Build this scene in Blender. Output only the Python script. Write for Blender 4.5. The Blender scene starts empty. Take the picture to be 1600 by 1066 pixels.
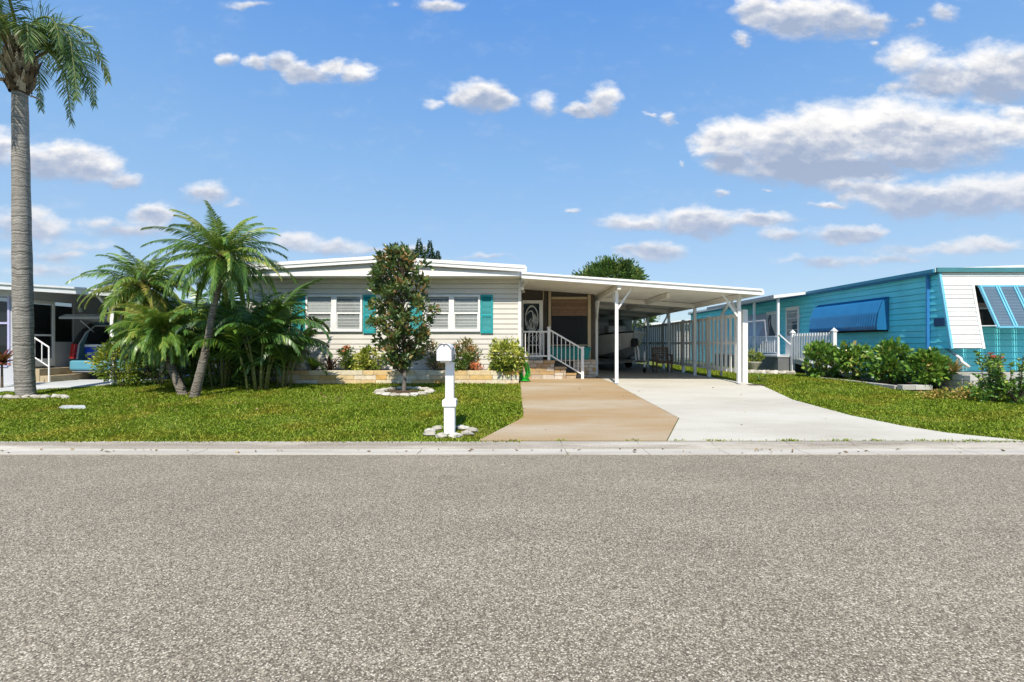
import bpy, math, random
import numpy as np
from mathutils import Vector, Matrix, noise as mnoise

C = bpy.context.scene.collection
PI = math.pi
rng = np.random.default_rng(7)
R = random.Random(11)

# ------------------------------------------------------------------ survey: the camera stands at (0,0,HC) looking along +Y
F, CX, CY, HC = 760.0, 806.0, 537.0, 1.5

def gz(y):
    """height of the ground: road at 0, kerb, a lawn that rises gently to the house pads"""
    if y < 6.95: return 0.0
    if y > 13.3: return 0.43
    return 0.07 + (y - 6.95) * (0.36 / 6.35)

def px(x, Y): return (x - CX) * Y / F
def pz(y, Y): return HC + (CY - y) * Y / F

def gp(x, y):
    lo, hi = 5.0, 60.0
    for _ in range(50):
        m = (lo + hi) / 2
        if CY + (HC - gz(m)) * F / m > y: lo = m
        else: hi = m
    return px(x, lo), lo

# ------------------------------------------------------------------ materials
def newmat(name):
    m = bpy.data.materials.new(name); m.use_nodes = True
    nt = m.node_tree; nt.nodes.clear()
    out = nt.nodes.new('ShaderNodeOutputMaterial')
    return m, nt, out

def N(nt, t, **kw):
    n = nt.nodes.new('ShaderNode' + t)
    for k, v in kw.items():
        if k in n.inputs: n.inputs[k].default_value = v
        else: setattr(n, k, v)
    return n

def L(nt, a, b): nt.links.new(a, b)

def c4(c): return (c[0], c[1], c[2], 1.0)

def ramp(nt, fac, stops):
    r = nt.nodes.new('ShaderNodeValToRGB')
    els = r.color_ramp.elements
    while len(els) > 1: els.remove(els[-1])
    els[0].position = stops[0][0]; els[0].color = c4(stops[0][1])
    for p, c in stops[1:]:
        e = els.new(p); e.color = c4(c)
    L(nt, fac, r.inputs['Fac'])
    return r.outputs['Color']

def mix(nt, fac, a, b, mode='MIX'):
    m = nt.nodes.new('ShaderNodeMix'); m.data_type = 'RGBA'; m.blend_type = mode
    if hasattr(fac, 'links'): L(nt, fac, m.inputs[0])
    else: m.inputs[0].default_value = fac
    for i, s in ((6, a), (7, b)):
        if hasattr(s, 'links'): L(nt, s, m.inputs[i])
        else: m.inputs[i].default_value = c4(s)
    return m.outputs[2]

def coords(nt, scale=(1, 1, 1)):
    t = nt.nodes.new('ShaderNodeTexCoord')
    mp = nt.nodes.new('ShaderNodeMapping'); mp.inputs['Scale'].default_value = scale
    L(nt, t.outputs['Object'], mp.inputs['Vector'])
    return mp.outputs['Vector']

def noise_tex(nt, vec, scale, detail=5, rough=.55):
    n = N(nt, 'TexNoise'); n.inputs['Scale'].default_value = scale
    n.inputs['Detail'].default_value = detail; n.inputs['Roughness'].default_value = rough
    L(nt, vec, n.inputs['Vector'])
    return n.outputs['Fac']

def bumpn(nt, h, strength, dist=.01):
    b = N(nt, 'Bump'); b.inputs['Strength'].default_value = strength; b.inputs['Distance'].default_value = dist
    L(nt, h, b.inputs['Height'])
    return b.outputs['Normal']

MATS = {}
def mat(name, col, rough=.6, var=.12, scale=3, dirt=None, dirt_amt=.35, dirt_scale=(1, 1, 1), bump=.0, bscale=60, metallic=0, spec=.4, coat=0):
    """painted / weathered plain surface: two octaves of tone, optional dirt, optional bump"""
    if name in MATS: return MATS[name]
    m, nt, out = newmat(name)
    v = coords(nt)
    n1 = noise_tex(nt, v, scale, 6)
    dark = tuple(c * (1 - var) for c in col); lite = tuple(min(.95, c * (1 + var * .7)) for c in col)
    colr = ramp(nt, n1, [(.3, dark), (.7, lite)])
    if dirt:
        n2 = noise_tex(nt, coords(nt, dirt_scale), scale * 2.3, 8, .7)
        mr = N(nt, 'MapRange'); mr.inputs[1].default_value = .48; mr.inputs[2].default_value = .75; mr.inputs[4].default_value = dirt_amt
        L(nt, n2, mr.inputs[0])
        colr = mix(nt, mr.outputs[0], colr, dirt)
    p = N(nt, 'BsdfPrincipled'); p.inputs['Roughness'].default_value = rough; p.inputs['Metallic'].default_value = metallic
    p.inputs['Specular IOR Level'].default_value = spec; p.inputs['Coat Weight'].default_value = coat
    L(nt, colr, p.inputs['Base Color'])
    if bump:
        L(nt, bumpn(nt, noise_tex(nt, v, bscale, 4), bump), p.inputs['Normal'])
    L(nt, p.outputs[0], out.inputs[0])
    MATS[name] = m
    return m

def attrmat(name, stops, rough=.8, bump=.5, bscale=40, var=.25, vscale=14, spec=.3):
    """each face its own tone from the 'rnd' attribute, for stones, bricks, slats"""
    m, nt, out = newmat(name)
    a = N(nt, 'Attribute'); a.attribute_name = 'rnd'
    col = ramp(nt, a.outputs['Fac'], stops)
    v = coords(nt)
    n = noise_tex(nt, v, vscale, 6, .65)
    g = ramp(nt, n, [(.25, (1 - var,) * 3), (.75, (1 + var * .5,) * 3)])
    col = mix(nt, 1.0, col, g, 'MULTIPLY')
    p = N(nt, 'BsdfPrincipled'); p.inputs['Roughness'].default_value = rough; p.inputs['Specular IOR Level'].default_value = spec
    L(nt, col, p.inputs['Base Color'])
    if bump: L(nt, bumpn(nt, noise_tex(nt, v, bscale, 5), bump), p.inputs['Normal'])
    L(nt, p.outputs[0], out.inputs[0])
    return m

def leafmat(name, stops, trans=.3, rough=.45, spec=.4, patch=None):
    m, nt, out = newmat(name)
    a = N(nt, 'Attribute'); a.attribute_name = 'rnd'
    col = ramp(nt, a.outputs['Fac'], stops)
    if patch:
        n = noise_tex(nt, coords(nt), patch[0], 5, .6)
        mr = N(nt, 'MapRange'); mr.inputs[1].default_value = patch[2]; mr.inputs[2].default_value = patch[3]; mr.inputs[4].default_value = patch[4]
        L(nt, n, mr.inputs[0])
        col = mix(nt, mr.outputs[0], col, patch[1])
    p = N(nt, 'BsdfPrincipled'); p.inputs['Roughness'].default_value = rough; p.inputs['Specular IOR Level'].default_value = spec
    L(nt, col, p.inputs['Base Color'])
    t = N(nt, 'BsdfTranslucent')
    L(nt, mix(nt, .35, col, (.35, .42, .04)), t.inputs['Color'])
    mx = N(nt, 'MixShader'); mx.inputs[0].default_value = trans
    L(nt, p.outputs[0], mx.inputs[1]); L(nt, t.outputs[0], mx.inputs[2])
    L(nt, mx.outputs[0], out.inputs[0])
    return m

def glassmat(name, tint=(.02, .025, .03), clear=.6, rough=.02, refl=.12):
    m, nt, out = newmat(name)
    tr = N(nt, 'BsdfTransparent'); tr.inputs[0].default_value = (.9, .93, .93, 1)
    d = N(nt, 'BsdfDiffuse'); d.inputs[0].default_value = c4(tint)
    m1 = N(nt, 'MixShader'); m1.inputs[0].default_value = clear
    L(nt, d.outputs[0], m1.inputs[1]); L(nt, tr.outputs[0], m1.inputs[2])
    g = N(nt, 'BsdfGlossy'); g.inputs['Roughness'].default_value = rough
    lw = N(nt, 'LayerWeight'); lw.inputs[0].default_value = refl
    mr = N(nt, 'MapRange'); mr.inputs[3].default_value = refl * .6; mr.inputs[4].default_value = .9
    L(nt, lw.outputs['Fresnel'], mr.inputs[0])
    m2 = N(nt, 'MixShader')
    L(nt, mr.outputs[0], m2.inputs[0]); L(nt, m1.outputs[0], m2.inputs[1]); L(nt, g.outputs[0], m2.inputs[2])
    L(nt, m2.outputs[0], out.inputs[0])
    return m

# ------------------------------------------------------------------ objects
def wm(o):
    return o.matrix_basis.copy() if o.type == 'EMPTY' else Matrix.Identity(4)

def link(o, parent=None):
    C.objects.link(o)
    if parent is not None:
        o.parent = parent
        o.matrix_parent_inverse = wm(parent).inverted()
    return o

def tag(o, label=None, cat=None, group=None, kind=None):
    for k, v in (('label', label), ('category', cat), ('group', group), ('kind', kind)):
        if v: o[k] = v
    return o

def thing(name, label, cat, loc=(0, 0, 0), group=None):
    o = bpy.data.objects.new(name, None); o.empty_display_size = .2
    o.location = loc
    C.objects.link(o)
    return tag(o, label, cat, group)

def dup(root, loc, rotz=0, label=None, scale=None):
    r = root.copy(); C.objects.link(r); r.location = loc; r.rotation_euler = (0, 0, rotz)
    if scale: r.scale = (scale,) * 3
    if label: r['label'] = label
    for ch in list(root.children):
        c = ch.copy(); C.objects.link(c); c.parent = r
        for g in list(ch.children):
            d = g.copy(); C.objects.link(d); d.parent = c
    return r

def mesh_np(name, V, faces_flat, counts, m, parent=None, rnd=None, smooth=False):
    me = bpy.data.meshes.new(name)
    V = np.asarray(V, dtype=np.float32).reshape(-1, 3)
    faces_flat = np.asarray(faces_flat, dtype=np.int32); counts = np.asarray(counts, dtype=np.int32)
    me.vertices.add(len(V)); me.vertices.foreach_set('co', V.ravel())
    me.loops.add(len(faces_flat)); me.loops.foreach_set('vertex_index', faces_flat)
    me.polygons.add(len(counts))
    starts = np.zeros(len(counts), dtype=np.int32); starts[1:] = np.cumsum(counts)[:-1]
    me.polygons.foreach_set('loop_start', starts)
    if smooth: me.polygons.foreach_set('use_smooth', np.ones(len(counts), dtype=bool))
    me.update(calc_edges=True)
    if rnd is not None:
        a = me.attributes.new('rnd', 'FLOAT', 'FACE')
        a.data.foreach_set('value', np.asarray(rnd, dtype=np.float32))
    me.materials.append(m)
    o = bpy.data.objects.new(name, me)
    return link(o, parent)

class MB:
    def __init__(s): s.v = []; s.f = []; s.r = []
    def add(s, vs, fs, rnd=0.5):
        b = len(s.v); s.v += [tuple(p) for p in vs]
        for f in fs: s.f.append([b + i for i in f]); s.r.append(rnd)
        return s
    def box(s, x0, x1, y0, y1, z0, z1, rnd=.5):
        vs = [(x, y, z) for z in (z0, z1) for y in (y0, y1) for x in (x0, x1)]
        return s.add(vs, [(0, 2, 3, 1), (4, 5, 7, 6), (0, 1, 5, 4), (2, 6, 7, 3), (0, 4, 6, 2), (1, 3, 7, 5)], rnd)
    def bar(s, p, q, w, h=None, up=(0, 0, 1), rnd=.5):
        p = Vector(p); q = Vector(q); d = (q - p).normalized(); u = Vector(up)
        if abs(d.dot(u)) > .99: u = Vector((0, 1, 0))
        a = d.cross(u).normalized(); b = a.cross(d).normalized(); h = h or w
        vs = []
        for c in (p, q):
            for i, j in ((-1, -1), (1, -1), (1, 1), (-1, 1)): vs.append(c + a * (i * w / 2) + b * (j * h / 2))
        return s.add(vs, [(3, 2, 1, 0), (4, 5, 6, 7), (0, 1, 5, 4), (1, 2, 6, 5), (2, 3, 7, 6), (3, 0, 4, 7)], rnd)
    def tube(s, pts, rad, n=8, cap=True, rnd=.5):
        pts = [Vector(p) for p in pts]
        if not hasattr(rad, '__len__'): rad = [rad] * len(pts)
        b = len(s.v); ref = Vector((.3, .9, .1)).normalized()
        for i, p in enumerate(pts):
            d = (pts[min(i + 1, len(pts) - 1)] - pts[max(i - 1, 0)]).normalized()
            a = d.cross(ref)
            if a.length < .05: a = d.cross(Vector((1, 0, .2)))
            a.normalize(); c = a.cross(d).normalized()
            for k in range(n):
                t = 2 * PI * k / n
                s.v.append(tuple(p + (a * math.cos(t) + c * math.sin(t)) * rad[i]))
        for i in range(len(pts) - 1):
            for k in range(n):
                s.f.append([b + i * n + k, b + i * n + (k + 1) % n, b + (i + 1) * n + (k + 1) % n, b + (i + 1) * n + k]); s.r.append(rnd)
        if cap:
            s.f.append([b + k for k in range(n)][::-1]); s.r.append(rnd)
            e = b + (len(pts) - 1) * n
            s.f.append([e + k for k in range(n)]); s.r.append(rnd)
        return s
    def prism(s, pts, vec, rnd=.5):
        n = len(pts); v = Vector(vec)
        vs = [Vector(p) for p in pts] + [Vector(p) + v for p in pts]
        fs = [tuple(range(n))[::-1], tuple(range(n, 2 * n))] + [(i, (i + 1) % n, n + (i + 1) % n, n + i) for i in range(n)]
        return s.add(vs, fs, rnd)
    def quad(s, *p, rnd=.5): return s.add(p, [tuple(range(len(p)))], rnd)
    def lathe(s, c, prof, n=16, rnd=.5):
        """prof: (radius, z) from bottom to top, about the vertical through c"""
        b = len(s.v)
        for r, z in prof:
            for k in range(n):
                t = 2 * PI * k / n; s.v.append((c[0] + r * math.cos(t), c[1] + r * math.sin(t), c[2] + z))
        for i in range(len(prof) - 1):
            for k in range(n):
                s.f.append([b + i * n + k, b + i * n + (k + 1) % n, b + (i + 1) * n + (k + 1) % n, b + (i + 1) * n + k]); s.r.append(rnd)
        s.f.append([b + k for k in range(n)][::-1]); s.r.append(rnd)
        e = b + (len(prof) - 1) * n; s.f.append([e + k for k in range(n)]); s.r.append(rnd)
        return s
    def wheel(s, c, axis, R_, w, n=20, rnd=.5):
        c = Vector(c); ax = Vector(axis).normalized()
        return s.tube([c - ax * w * .5, c - ax * w * .42, c + ax * w * .42, c + ax * w * .5], [R_ * .9, R_, R_, R_ * .9], n, True, rnd)
    def rock(s, c, r, seed, flat=1.0, rnd=.5, n=7, m=5):
        b = len(s.v)
        for i in range(m + 1):
            th = PI * i / m
            for k in range(n):
                ph = 2 * PI * k / n
                d = Vector((math.sin(th) * math.cos(ph), math.sin(th) * math.sin(ph), math.cos(th)))
                q = 1 + .45 * mnoise.noise(d * 1.3 + Vector((seed * 3.1, seed * 1.7, seed)))
                s.v.append((c[0] + d.x * r[0] * q, c[1] + d.y * r[1] * q, c[2] + d.z * r[2] * q * flat))
        for i in range(m):
            for k in range(n):
                s.f.append([b + i * n + k, b + (i + 1) * n + k, b + (i + 1) * n + (k + 1) % n, b + i * n + (k + 1) % n]); s.r.append(rnd)
        return s
    def build(s, name, m, parent=None, smooth=False, bevel=0, label=None):
        me = bpy.data.meshes.new(name); me.from_pydata(s.v, [], s.f); me.update()
        a = me.attributes.new('rnd', 'FLOAT', 'FACE'); a.data.foreach_set('value', np.asarray(s.r, dtype=np.float32))
        me.materials.append(m)
        if smooth: me.polygons.foreach_set('use_smooth', [True] * len(me.polygons))
        o = bpy.data.objects.new(name, me)
        if bevel:
            b = o.modifiers.new('bevel', 'BEVEL'); b.width = bevel; b.segments = 2; b.limit_method = 'ANGLE'; b.angle_limit = math.radians(40)
        link(o, parent)
        if label: o['label'] = label
        return o

def bx(*a): return MB().box(*a)

# ------------------------------------------------------------------ foliage builders
def norm(a): return a / (np.linalg.norm(a, axis=-1, keepdims=True) + 1e-9)

def leaf_mesh(name, P, D, size, width, m, parent, rnd, curl=.15):
    """folded leaves: P bases, D directions; one kite of two triangles pairs each"""
    n = len(P); size = np.broadcast_to(size, (n,))[:, None]; D = norm(D)
    rv = norm(rng.normal(size=(n, 3)))
    S = norm(np.cross(D, rv)); U = np.cross(S, D)
    w = size * width / 2
    v0 = P; v1 = P + D * size * .45 + S * w + U * size * curl; v2 = P + D * size - U * size * curl * .6
    v3 = P + D * size * .45 - S * w + U * size * curl; v4 = P + D * size * .5
    V = np.stack([v0, v1, v2, v3, v4], 1).reshape(-1, 3)
    i = np.arange(n)[:, None] * 5
    f = np.concatenate([i + 0, i + 4, i + 1, i + 1, i + 4, i + 2, i + 0, i + 3, i + 4, i + 4, i + 3, i + 2], 1).ravel()
    return mesh_np(name, V, f, np.full(4 * n, 3), m, parent, np.repeat(rnd, 4))

def crown_points(center, radii, nclump, per, clump_r, shell=.55, up=.25, seed=0, zmin=None):
    g = np.random.default_rng(seed)
    c = norm(g.normal(size=(nclump, 3))) * (shell + (1 - shell) * g.random((nclump, 1)) ** .6)
    c = c * np.array(radii) + np.array(center)
    k = g.integers(0, nclump, nclump * per)
    off = norm(g.normal(size=(len(k), 3))) * (g.random((len(k), 1)) ** .5)
    cr = clump_r * (.6 + .8 * g.random(nclump))[k][:, None]
    P = c[k] + off * cr * np.array([1, 1, .8])
    out = norm((P - np.array(center)) / np.array(radii))
    D = norm(off + out * .7 + np.array([0, 0, up]) + g.normal(size=P.shape) * .35)
    tone = np.clip(.5 + .22 * g.normal(size=nclump)[k] + .18 * g.normal(size=len(k)), 0, 1)
    if zmin is not None:
        ok = P[:, 2] > zmin; P, D, tone = P[ok], D[ok], tone[ok]
    return P, D, tone, c

def frond(base, az, el0, length, droop, npair, ll, lw, ang=.9, vfold=.35, ldroop=.3, start=.12, seed=0, plume=0., petiole=.02):
    """one feather frond: rachis and leaflets as (V, flat, counts, rnd)"""
    g = np.random.default_rng(seed)
    ns = npair
    s = np.linspace(0, 1, ns); el = np.maximum(el0 - droop * s ** 1.35, -1.42)
    azs = az + .15 * g.normal() * s
    T = np.stack([np.cos(el) * np.cos(azs), np.cos(el) * np.sin(azs), np.sin(el)], 1)
    P = np.array(base) + np.concatenate([[np.zeros(3)], np.cumsum(T[:-1] * length / (ns - 1), 0)])
    side = np.stack([-np.sin(azs), np.cos(azs), np.zeros(ns)], 1)
    tw = .5 * g.normal()
    up = np.cross(T, side) * -1
    up = np.where(up[:, 2:3] < 0, up, up)
    side2 = side * math.cos(tw) + up * math.sin(tw); up2 = np.cross(side2, T)
    up2 = up2 * np.sign(np.sum(up2 * up, 1, keepdims=True) + 1e-9)
    V = []; Fl = []; Cn = []; Rn = []
    # rachis
    rr = petiole * (1 - .85 * s)
    b = 0
    for i in range(ns):
        for a in (0, 2.1, 4.2):
            V.append(P[i] + (side2[i] * math.cos(a) + up2[i] * math.sin(a)) * rr[i])
    for i in range(ns - 1):
        for k in range(3):
            Fl += [b + i * 3 + k, b + i * 3 + (k + 1) % 3, b + (i + 1) * 3 + (k + 1) % 3, b + (i + 1) * 3 + k]; Cn.append(4); Rn.append(.85)
    tone = np.clip(.45 + .15 * g.normal(), .1, .8)
    i0 = int(start * ns)
    for i in range(i0, ns):
        q = (i - i0) / max(1, ns - 1 - i0)
        le = ll * (.45 + .55 * math.sin(PI * min(1, q * 1.15 + .12)) ) * (1 - .35 * q) * (.9 + .2 * g.random())
        for sg in (-1, 1):
            a = ang * (1 - .45 * q) + .08 * g.normal()
            vf = vfold + .12 * g.normal() + plume * g.normal()
            sd = side2[i] * sg * math.cos(vf) + up2[i] * math.sin(vf)
            d = T[i] * math.cos(a) + sd * math.sin(a)
            p0 = P[i]; d1 = d + np.array([0, 0, -ldroop * .35]); d1 /= np.linalg.norm(d1)
            p1 = p0 + d1 * le * .5
            d2 = d1 + np.array([0, 0, -ldroop * (1 + .3 * g.normal())]); d2 /= np.linalg.norm(d2)
            p2 = p1 + d2 * le * .5
            wv = np.cross(d1, sd); wn = np.linalg.norm(wv)
            wv = (T[i] - d1 * np.dot(T[i], d1)); wv /= (np.linalg.norm(wv) + 1e-6)
            h = lw / 2
            b = len(V)
            V += [p0 - wv * h * .6, p0 + wv * h * .6, p1 - wv * h, p1 + wv * h, p2]
            Fl += [b, b + 1, b + 3, b + 2, b + 2, b + 3, b + 4]; Cn += [4, 3]
            t = min(1, max(0, tone + .14 * g.normal())); Rn += [t, min(1, t + .06)]
    return np.array(V), Fl, Cn, Rn

def frond_obj(name, m, parent, *a, rshift=0., **k):
    V, Fl, Cn, Rn = frond(*a, **k)
    return mesh_np(name, V, Fl, Cn, m, parent, np.clip(np.array(Rn) + rshift, 0, 1))

def strap_rosette(name, c, n, length, width, m, parent, seed=0, el=(.5, 1.35), droop=.9):
    """sword leaves from one base"""
    g = np.random.default_rng(seed); V = []; Fl = []; Cn = []; Rn = []
    for _ in range(n):
        az = g.random() * 2 * PI; e = el[0] + (el[1] - el[0]) * g.random(); le = length * (.65 + .5 * g.random())
        p = np.array(c, float); k = 5; t0 = g.random(); b = len(V)
        for i in range(k + 1):
            q = i / k; w = width * (math.sin(PI * (.12 + .85 * q)) ** .7) / 2 if i < k else .001
            sd = np.array([-math.sin(az), math.cos(az), 0])
            V += [p - sd * w, p + sd * w]
            ee = e - droop * q * q
            p = p + np.array([math.cos(ee) * math.cos(az), math.cos(ee) * math.sin(az), math.sin(ee)]) * le / k
        for i in range(k):
            Fl += [b + 2 * i, b + 2 * i + 1, b + 2 * i + 3, b + 2 * i + 2]; Cn.append(4); Rn.append(np.clip(t0 * .7 + .3 * g.random(), 0, 1))
    return mesh_np(name, V, Fl, Cn, m, parent, Rn)
# ================================================================== world: sky, clouds, sun, camera
SUN_DIR = Vector((.10, 1.0, -1.22)).normalized()
sun_el = math.asin(-SUN_DIR.z)
sun_rot = math.atan2(-SUN_DIR.x, -SUN_DIR.y)

def build_world():
    w = bpy.data.worlds.new('World'); bpy.context.scene.world = w; w.use_nodes = True
    nt = w.node_tree; nt.nodes.clear()
    out = nt.nodes.new('ShaderNodeOutputWorld')
    sky = N(nt, 'TexSky'); sky.sky_type = 'NISHITA'; sky.sun_disc = False
    sky.sun_elevation = sun_el; sky.sun_rotation = sun_rot
    sky.air_density = 1.0; sky.dust_density = .35; sky.ozone_density = 3.2; sky.altitude = 0
    bg0 = N(nt, 'Background'); bg0.inputs['Strength'].default_value = .15
    L(nt, sky.outputs[0], bg0.inputs[0])
    tc = N(nt, 'TexCoord'); sep = N(nt, 'SeparateXYZ'); L(nt, tc.outputs['Generated'], sep.inputs[0])
    air = ramp(nt, sep.outputs[2], [(0, (.37, .48, .55)), (.10, (.31, .445, .60)), (.33, (.20, .38, .64)), (.6, (.085, .255, .63)), (1, (.08, .20, .50))])
    bg1 = N(nt, 'Background'); bg1.inputs['Strength'].default_value = 1.0; L(nt, air, bg1.inputs[0])
    bgm = N(nt, 'MixShader'); bgm.inputs[0].default_value = .80; L(nt, bg0.outputs[0], bgm.inputs[1]); L(nt, bg1.outputs[0], bgm.inputs[2])
    bg = bgm
    # clouds: each one a lump of soft ellipses at its own bearing and height over the horizon
    def M(op, a, b=None, c=None, clamp=False):
        n = nt.nodes.new('ShaderNodeMath'); n.operation = op; n.use_clamp = clamp
        for i, s in enumerate((a, b, c)):
            if s is None: continue
            if hasattr(s, 'links'): L(nt, s, n.inputs[i])
            else: n.inputs[i].default_value = s
        return n.outputs[0]
    yy = M('MAXIMUM', sep.outputs[1], .02)
    u = M('DIVIDE', sep.outputs[0], yy); v = M('DIVIDE', sep.outputs[2], yy)
    front = M('GREATER_THAN', sep.outputs[1], .05)
    cb = N(nt, 'CombineXYZ'); L(nt, u, cb.inputs[0]); L(nt, v, cb.inputs[1])
    sc = N(nt, 'Mapping'); sc.inputs['Scale'].default_value = (1, 1.7, 1); L(nt, cb.outputs[0], sc.inputs['Vector'])
    n1 = noise_tex(nt, sc.outputs[0], 9, 9, .58)
    n2 = noise_tex(nt, sc.outputs[0], 34, 6, .6)
    mo = N(nt, 'Mapping'); mo.inputs['Location'].default_value = (.004, -.022, 0); L(nt, sc.outputs[0], mo.inputs['Vector'])
    n1b = noise_tex(nt, mo.outputs[0], 9, 9, .58)
    nn = M('ADD', M('MULTIPLY', n1, .72), M('MULTIPLY', n2, .28))
    wmap = N(nt, 'Mapping'); wmap.inputs['Location'].default_value = (3.7, 1.9, 5.0); L(nt, sc.outputs[0], wmap.inputs['Vector'])
    wn = N(nt, 'TexNoise'); wn.inputs['Scale'].default_value = 13; wn.inputs['Detail'].default_value = 6; wn.inputs['Roughness'].default_value = .6; L(nt, wmap.outputs[0], wn.inputs['Vector'])
    ws = N(nt, 'SeparateColor'); L(nt, wn.outputs['Color'], ws.inputs[0])
    u = M('MULTIPLY_ADD', M('SUBTRACT', ws.outputs[0], .5), .085, u); v = M('MULTIPLY_ADD', M('SUBTRACT', ws.outputs[1], .5), .05, v)
    dens = None; hs = None; wsum = None
    for row in CLOUDS:
        (cx, cy, a, b, amp) = row[:5]
        u0 = (cx - CX) / F; v0 = (CY - cy) / F; a = a * 1.45 / F; b = b * 1.5 / F
        du = M('MULTIPLY_ADD', u, 1 / a, -u0 / a); dv = M('MULTIPLY_ADD', v, 1 / b, -v0 / b)
        r = M('SQRT', M('ADD', M('MULTIPLY', du, du), M('MULTIPLY', dv, dv)))
        g = M('MULTIPLY', M('SUBTRACT', 1.0, r, None, True), amp)
        if len(row) > 5:
            vt, vb = (CY - row[5]) / F, (CY - row[6]) / F; hd = M('MULTIPLY_ADD', v, 2 / (vt - vb), -(vt + vb) / (vt - vb))
        else: hd = dv
        h = M('MULTIPLY', g, hd)
        dens = g if dens is None else M('SMOOTH_MAX', dens, g, .12)
        hs = h if hs is None else M('ADD', hs, h); wsum = g if wsum is None else M('ADD', wsum, g)
    d = M('ADD', dens, M('MULTIPLY', M('SUBTRACT', nn, .5), 1.15))
    pres = M('MULTIPLY', M('SUBTRACT', dens, .05), 7, None, True)
    mr = N(nt, 'MapRange'); mr.interpolation_type = 'SMOOTHSTEP'; mr.inputs[1].default_value = .08; mr.inputs[2].default_value = .66
    L(nt, d, mr.inputs[0])
    alpha = M('MULTIPLY', M('MULTIPLY', mr.outputs[0], pres), M('MULTIPLY', front, M('MULTIPLY_ADD', sep.outputs[2], 1.1, .66, True)))
    hh = M('DIVIDE', hs, M('ADD', wsum, .02))
    shade = M('ADD', M('MULTIPLY_ADD', hh, .85, .39), M('MULTIPLY', M('SUBTRACT', n1, n1b), 2.3))
    thick = N(nt, 'MapRange'); thick.inputs[1].default_value = .45; thick.inputs[2].default_value = 1.0; thick.inputs[3].default_value = .25; thick.inputs[4].default_value = -.12
    L(nt, d, thick.inputs[0])
    shade = M('ADD', shade, thick.outputs[0])
    ccol = ramp(nt, shade, [(.10, (.36, .44, .60)), (.42, (.52, .57, .68)), (.72, (.78, .79, .82)), (1.0, (.97, .955, .94))])
    hz = N(nt, 'MapRange'); hz.inputs[1].default_value = .04; hz.inputs[2].default_value = .30; hz.inputs[3].default_value = .55; hz.inputs[4].default_value = 0; L(nt, sep.outputs[2], hz.inputs[0])
    ccol = mix(nt, hz.outputs[0], ccol, (.56, .575, .67))
    cbg = N(nt, 'Background'); cbg.inputs['Strength'].default_value = CLOUD_STRENGTH; L(nt, ccol, cbg.inputs[0])
    mx = N(nt, 'MixShader'); L(nt, alpha, mx.inputs[0]); L(nt, bg.outputs[0], mx.inputs[1]); L(nt, cbg.outputs[0], mx.inputs[2])
    L(nt, mx.outputs[0], out.inputs[0])
    w.cycles.sampling_method = 'MANUAL'; w.cycles.sample_map_resolution = 512

CLOUD_STRENGTH = .80
CLOUDS = [ # bearing and height (as survey pixels), half width, half height, fullness
 (355,96,18,11,.8),(400,100,22,15,.8),(440,97,30,14,.85),(480,113,38,18,.95),(552,116,32,17,.95),(520,105,25,12,.8),
 (752,150,42,24,1.1),(780,160,26,16,1),(672,163,18,9,.6),(720,158,25,12,.8),
 (945,158,27,26,1.1),(915,172,32,10,.9),(852,164,26,17,.6),(1044,184,13,10,.6),(1018,180,10,5,.5),
 (1190,18,42,26,1),(1240,28,55,32,1.1),(1310,28,60,30,1.0),(1365,35,30,22,.8),(1162,62,16,14,.6),(1475,18,26,13,.6),(1362,70,9,7,.5),(1430,38,14,8,.4),
 (1425,95,48,30,.8),(1470,125,60,34,1),(1550,118,70,42,1.05),(1600,110,60,40,1),(1400,140,30,16,.6),(1590,178,40,10,.7),
 (1120,218,34,26,1.1,180,290),(1165,212,44,26,1.1,180,290),(1230,222,70,42,1.2,175,292),(1300,215,80,50,1.2,165,292),(1390,205,90,45,1.25,160,292),(1480,212,100,42,1.2,160,285),(1580,205,60,24,1,165,270),(1290,262,140,28,1.1,165,292),(1140,248,44,22,1.0,180,290),(1420,248,80,22,1,165,285),
 (1370,302,55,22,1.1,272,345),(1450,312,105,27,1.15,272,346),(1540,304,80,30,1.1,270,346),(1620,310,70,30,1.1,270,346),(1295,321,30,6,.8),(1320,292,40,14,.8),
 (1000,348,62,15,.9),(1090,348,80,20,1.0),(1180,345,70,13,.95),(1230,370,50,12,.8),(1320,366,60,16,1),(1360,360,30,12,.9),
 (985,393,30,10,.75),(1025,396,42,17,1),(1285,408,70,9,.6),(1480,390,120,12,.6),(1560,383,70,12,.7),(1390,405,120,8,.55),(1135,300,14,7,.6),(1205,297,13,3,.6),(894,325,11,5,.6),(1068,256,9,5,.6),
 (60,255,40,24,1.1),(110,250,48,26,1.15),(150,262,42,26,1.1),(190,282,36,15,.9),(5,235,30,28,1.0),
 (325,300,42,20,.75),(370,315,24,8,.5),(30,345,45,24,1),(70,360,40,22,.9),(235,338,34,17,1.05),(200,362,75,12,.8),(160,352,45,10,.7),
 (470,380,34,16,.8),(520,386,60,13,.75),(590,392,50,8,.6),(640,388,40,10,.6),(95,402,34,12,.8),(30,395,40,14,.6),(120,385,80,10,.5),(760,402,60,6,.5),
 (685,9,38,11,.85),(392,6,40,9,.6),(615,8,12,7,.4),(60,425,90,12,.5),
]

def build_light():
    ld = bpy.data.lights.new('sun', 'SUN'); ld.energy = 4.5; ld.angle = math.radians(.6); ld.color = (1, .93, .80)
    o = bpy.data.objects.new('sun', ld); C.objects.link(o); o.location = (-5, -20, 30)
    o.rotation_euler = SUN_DIR.to_track_quat('-Z', 'Y').to_euler()

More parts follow.
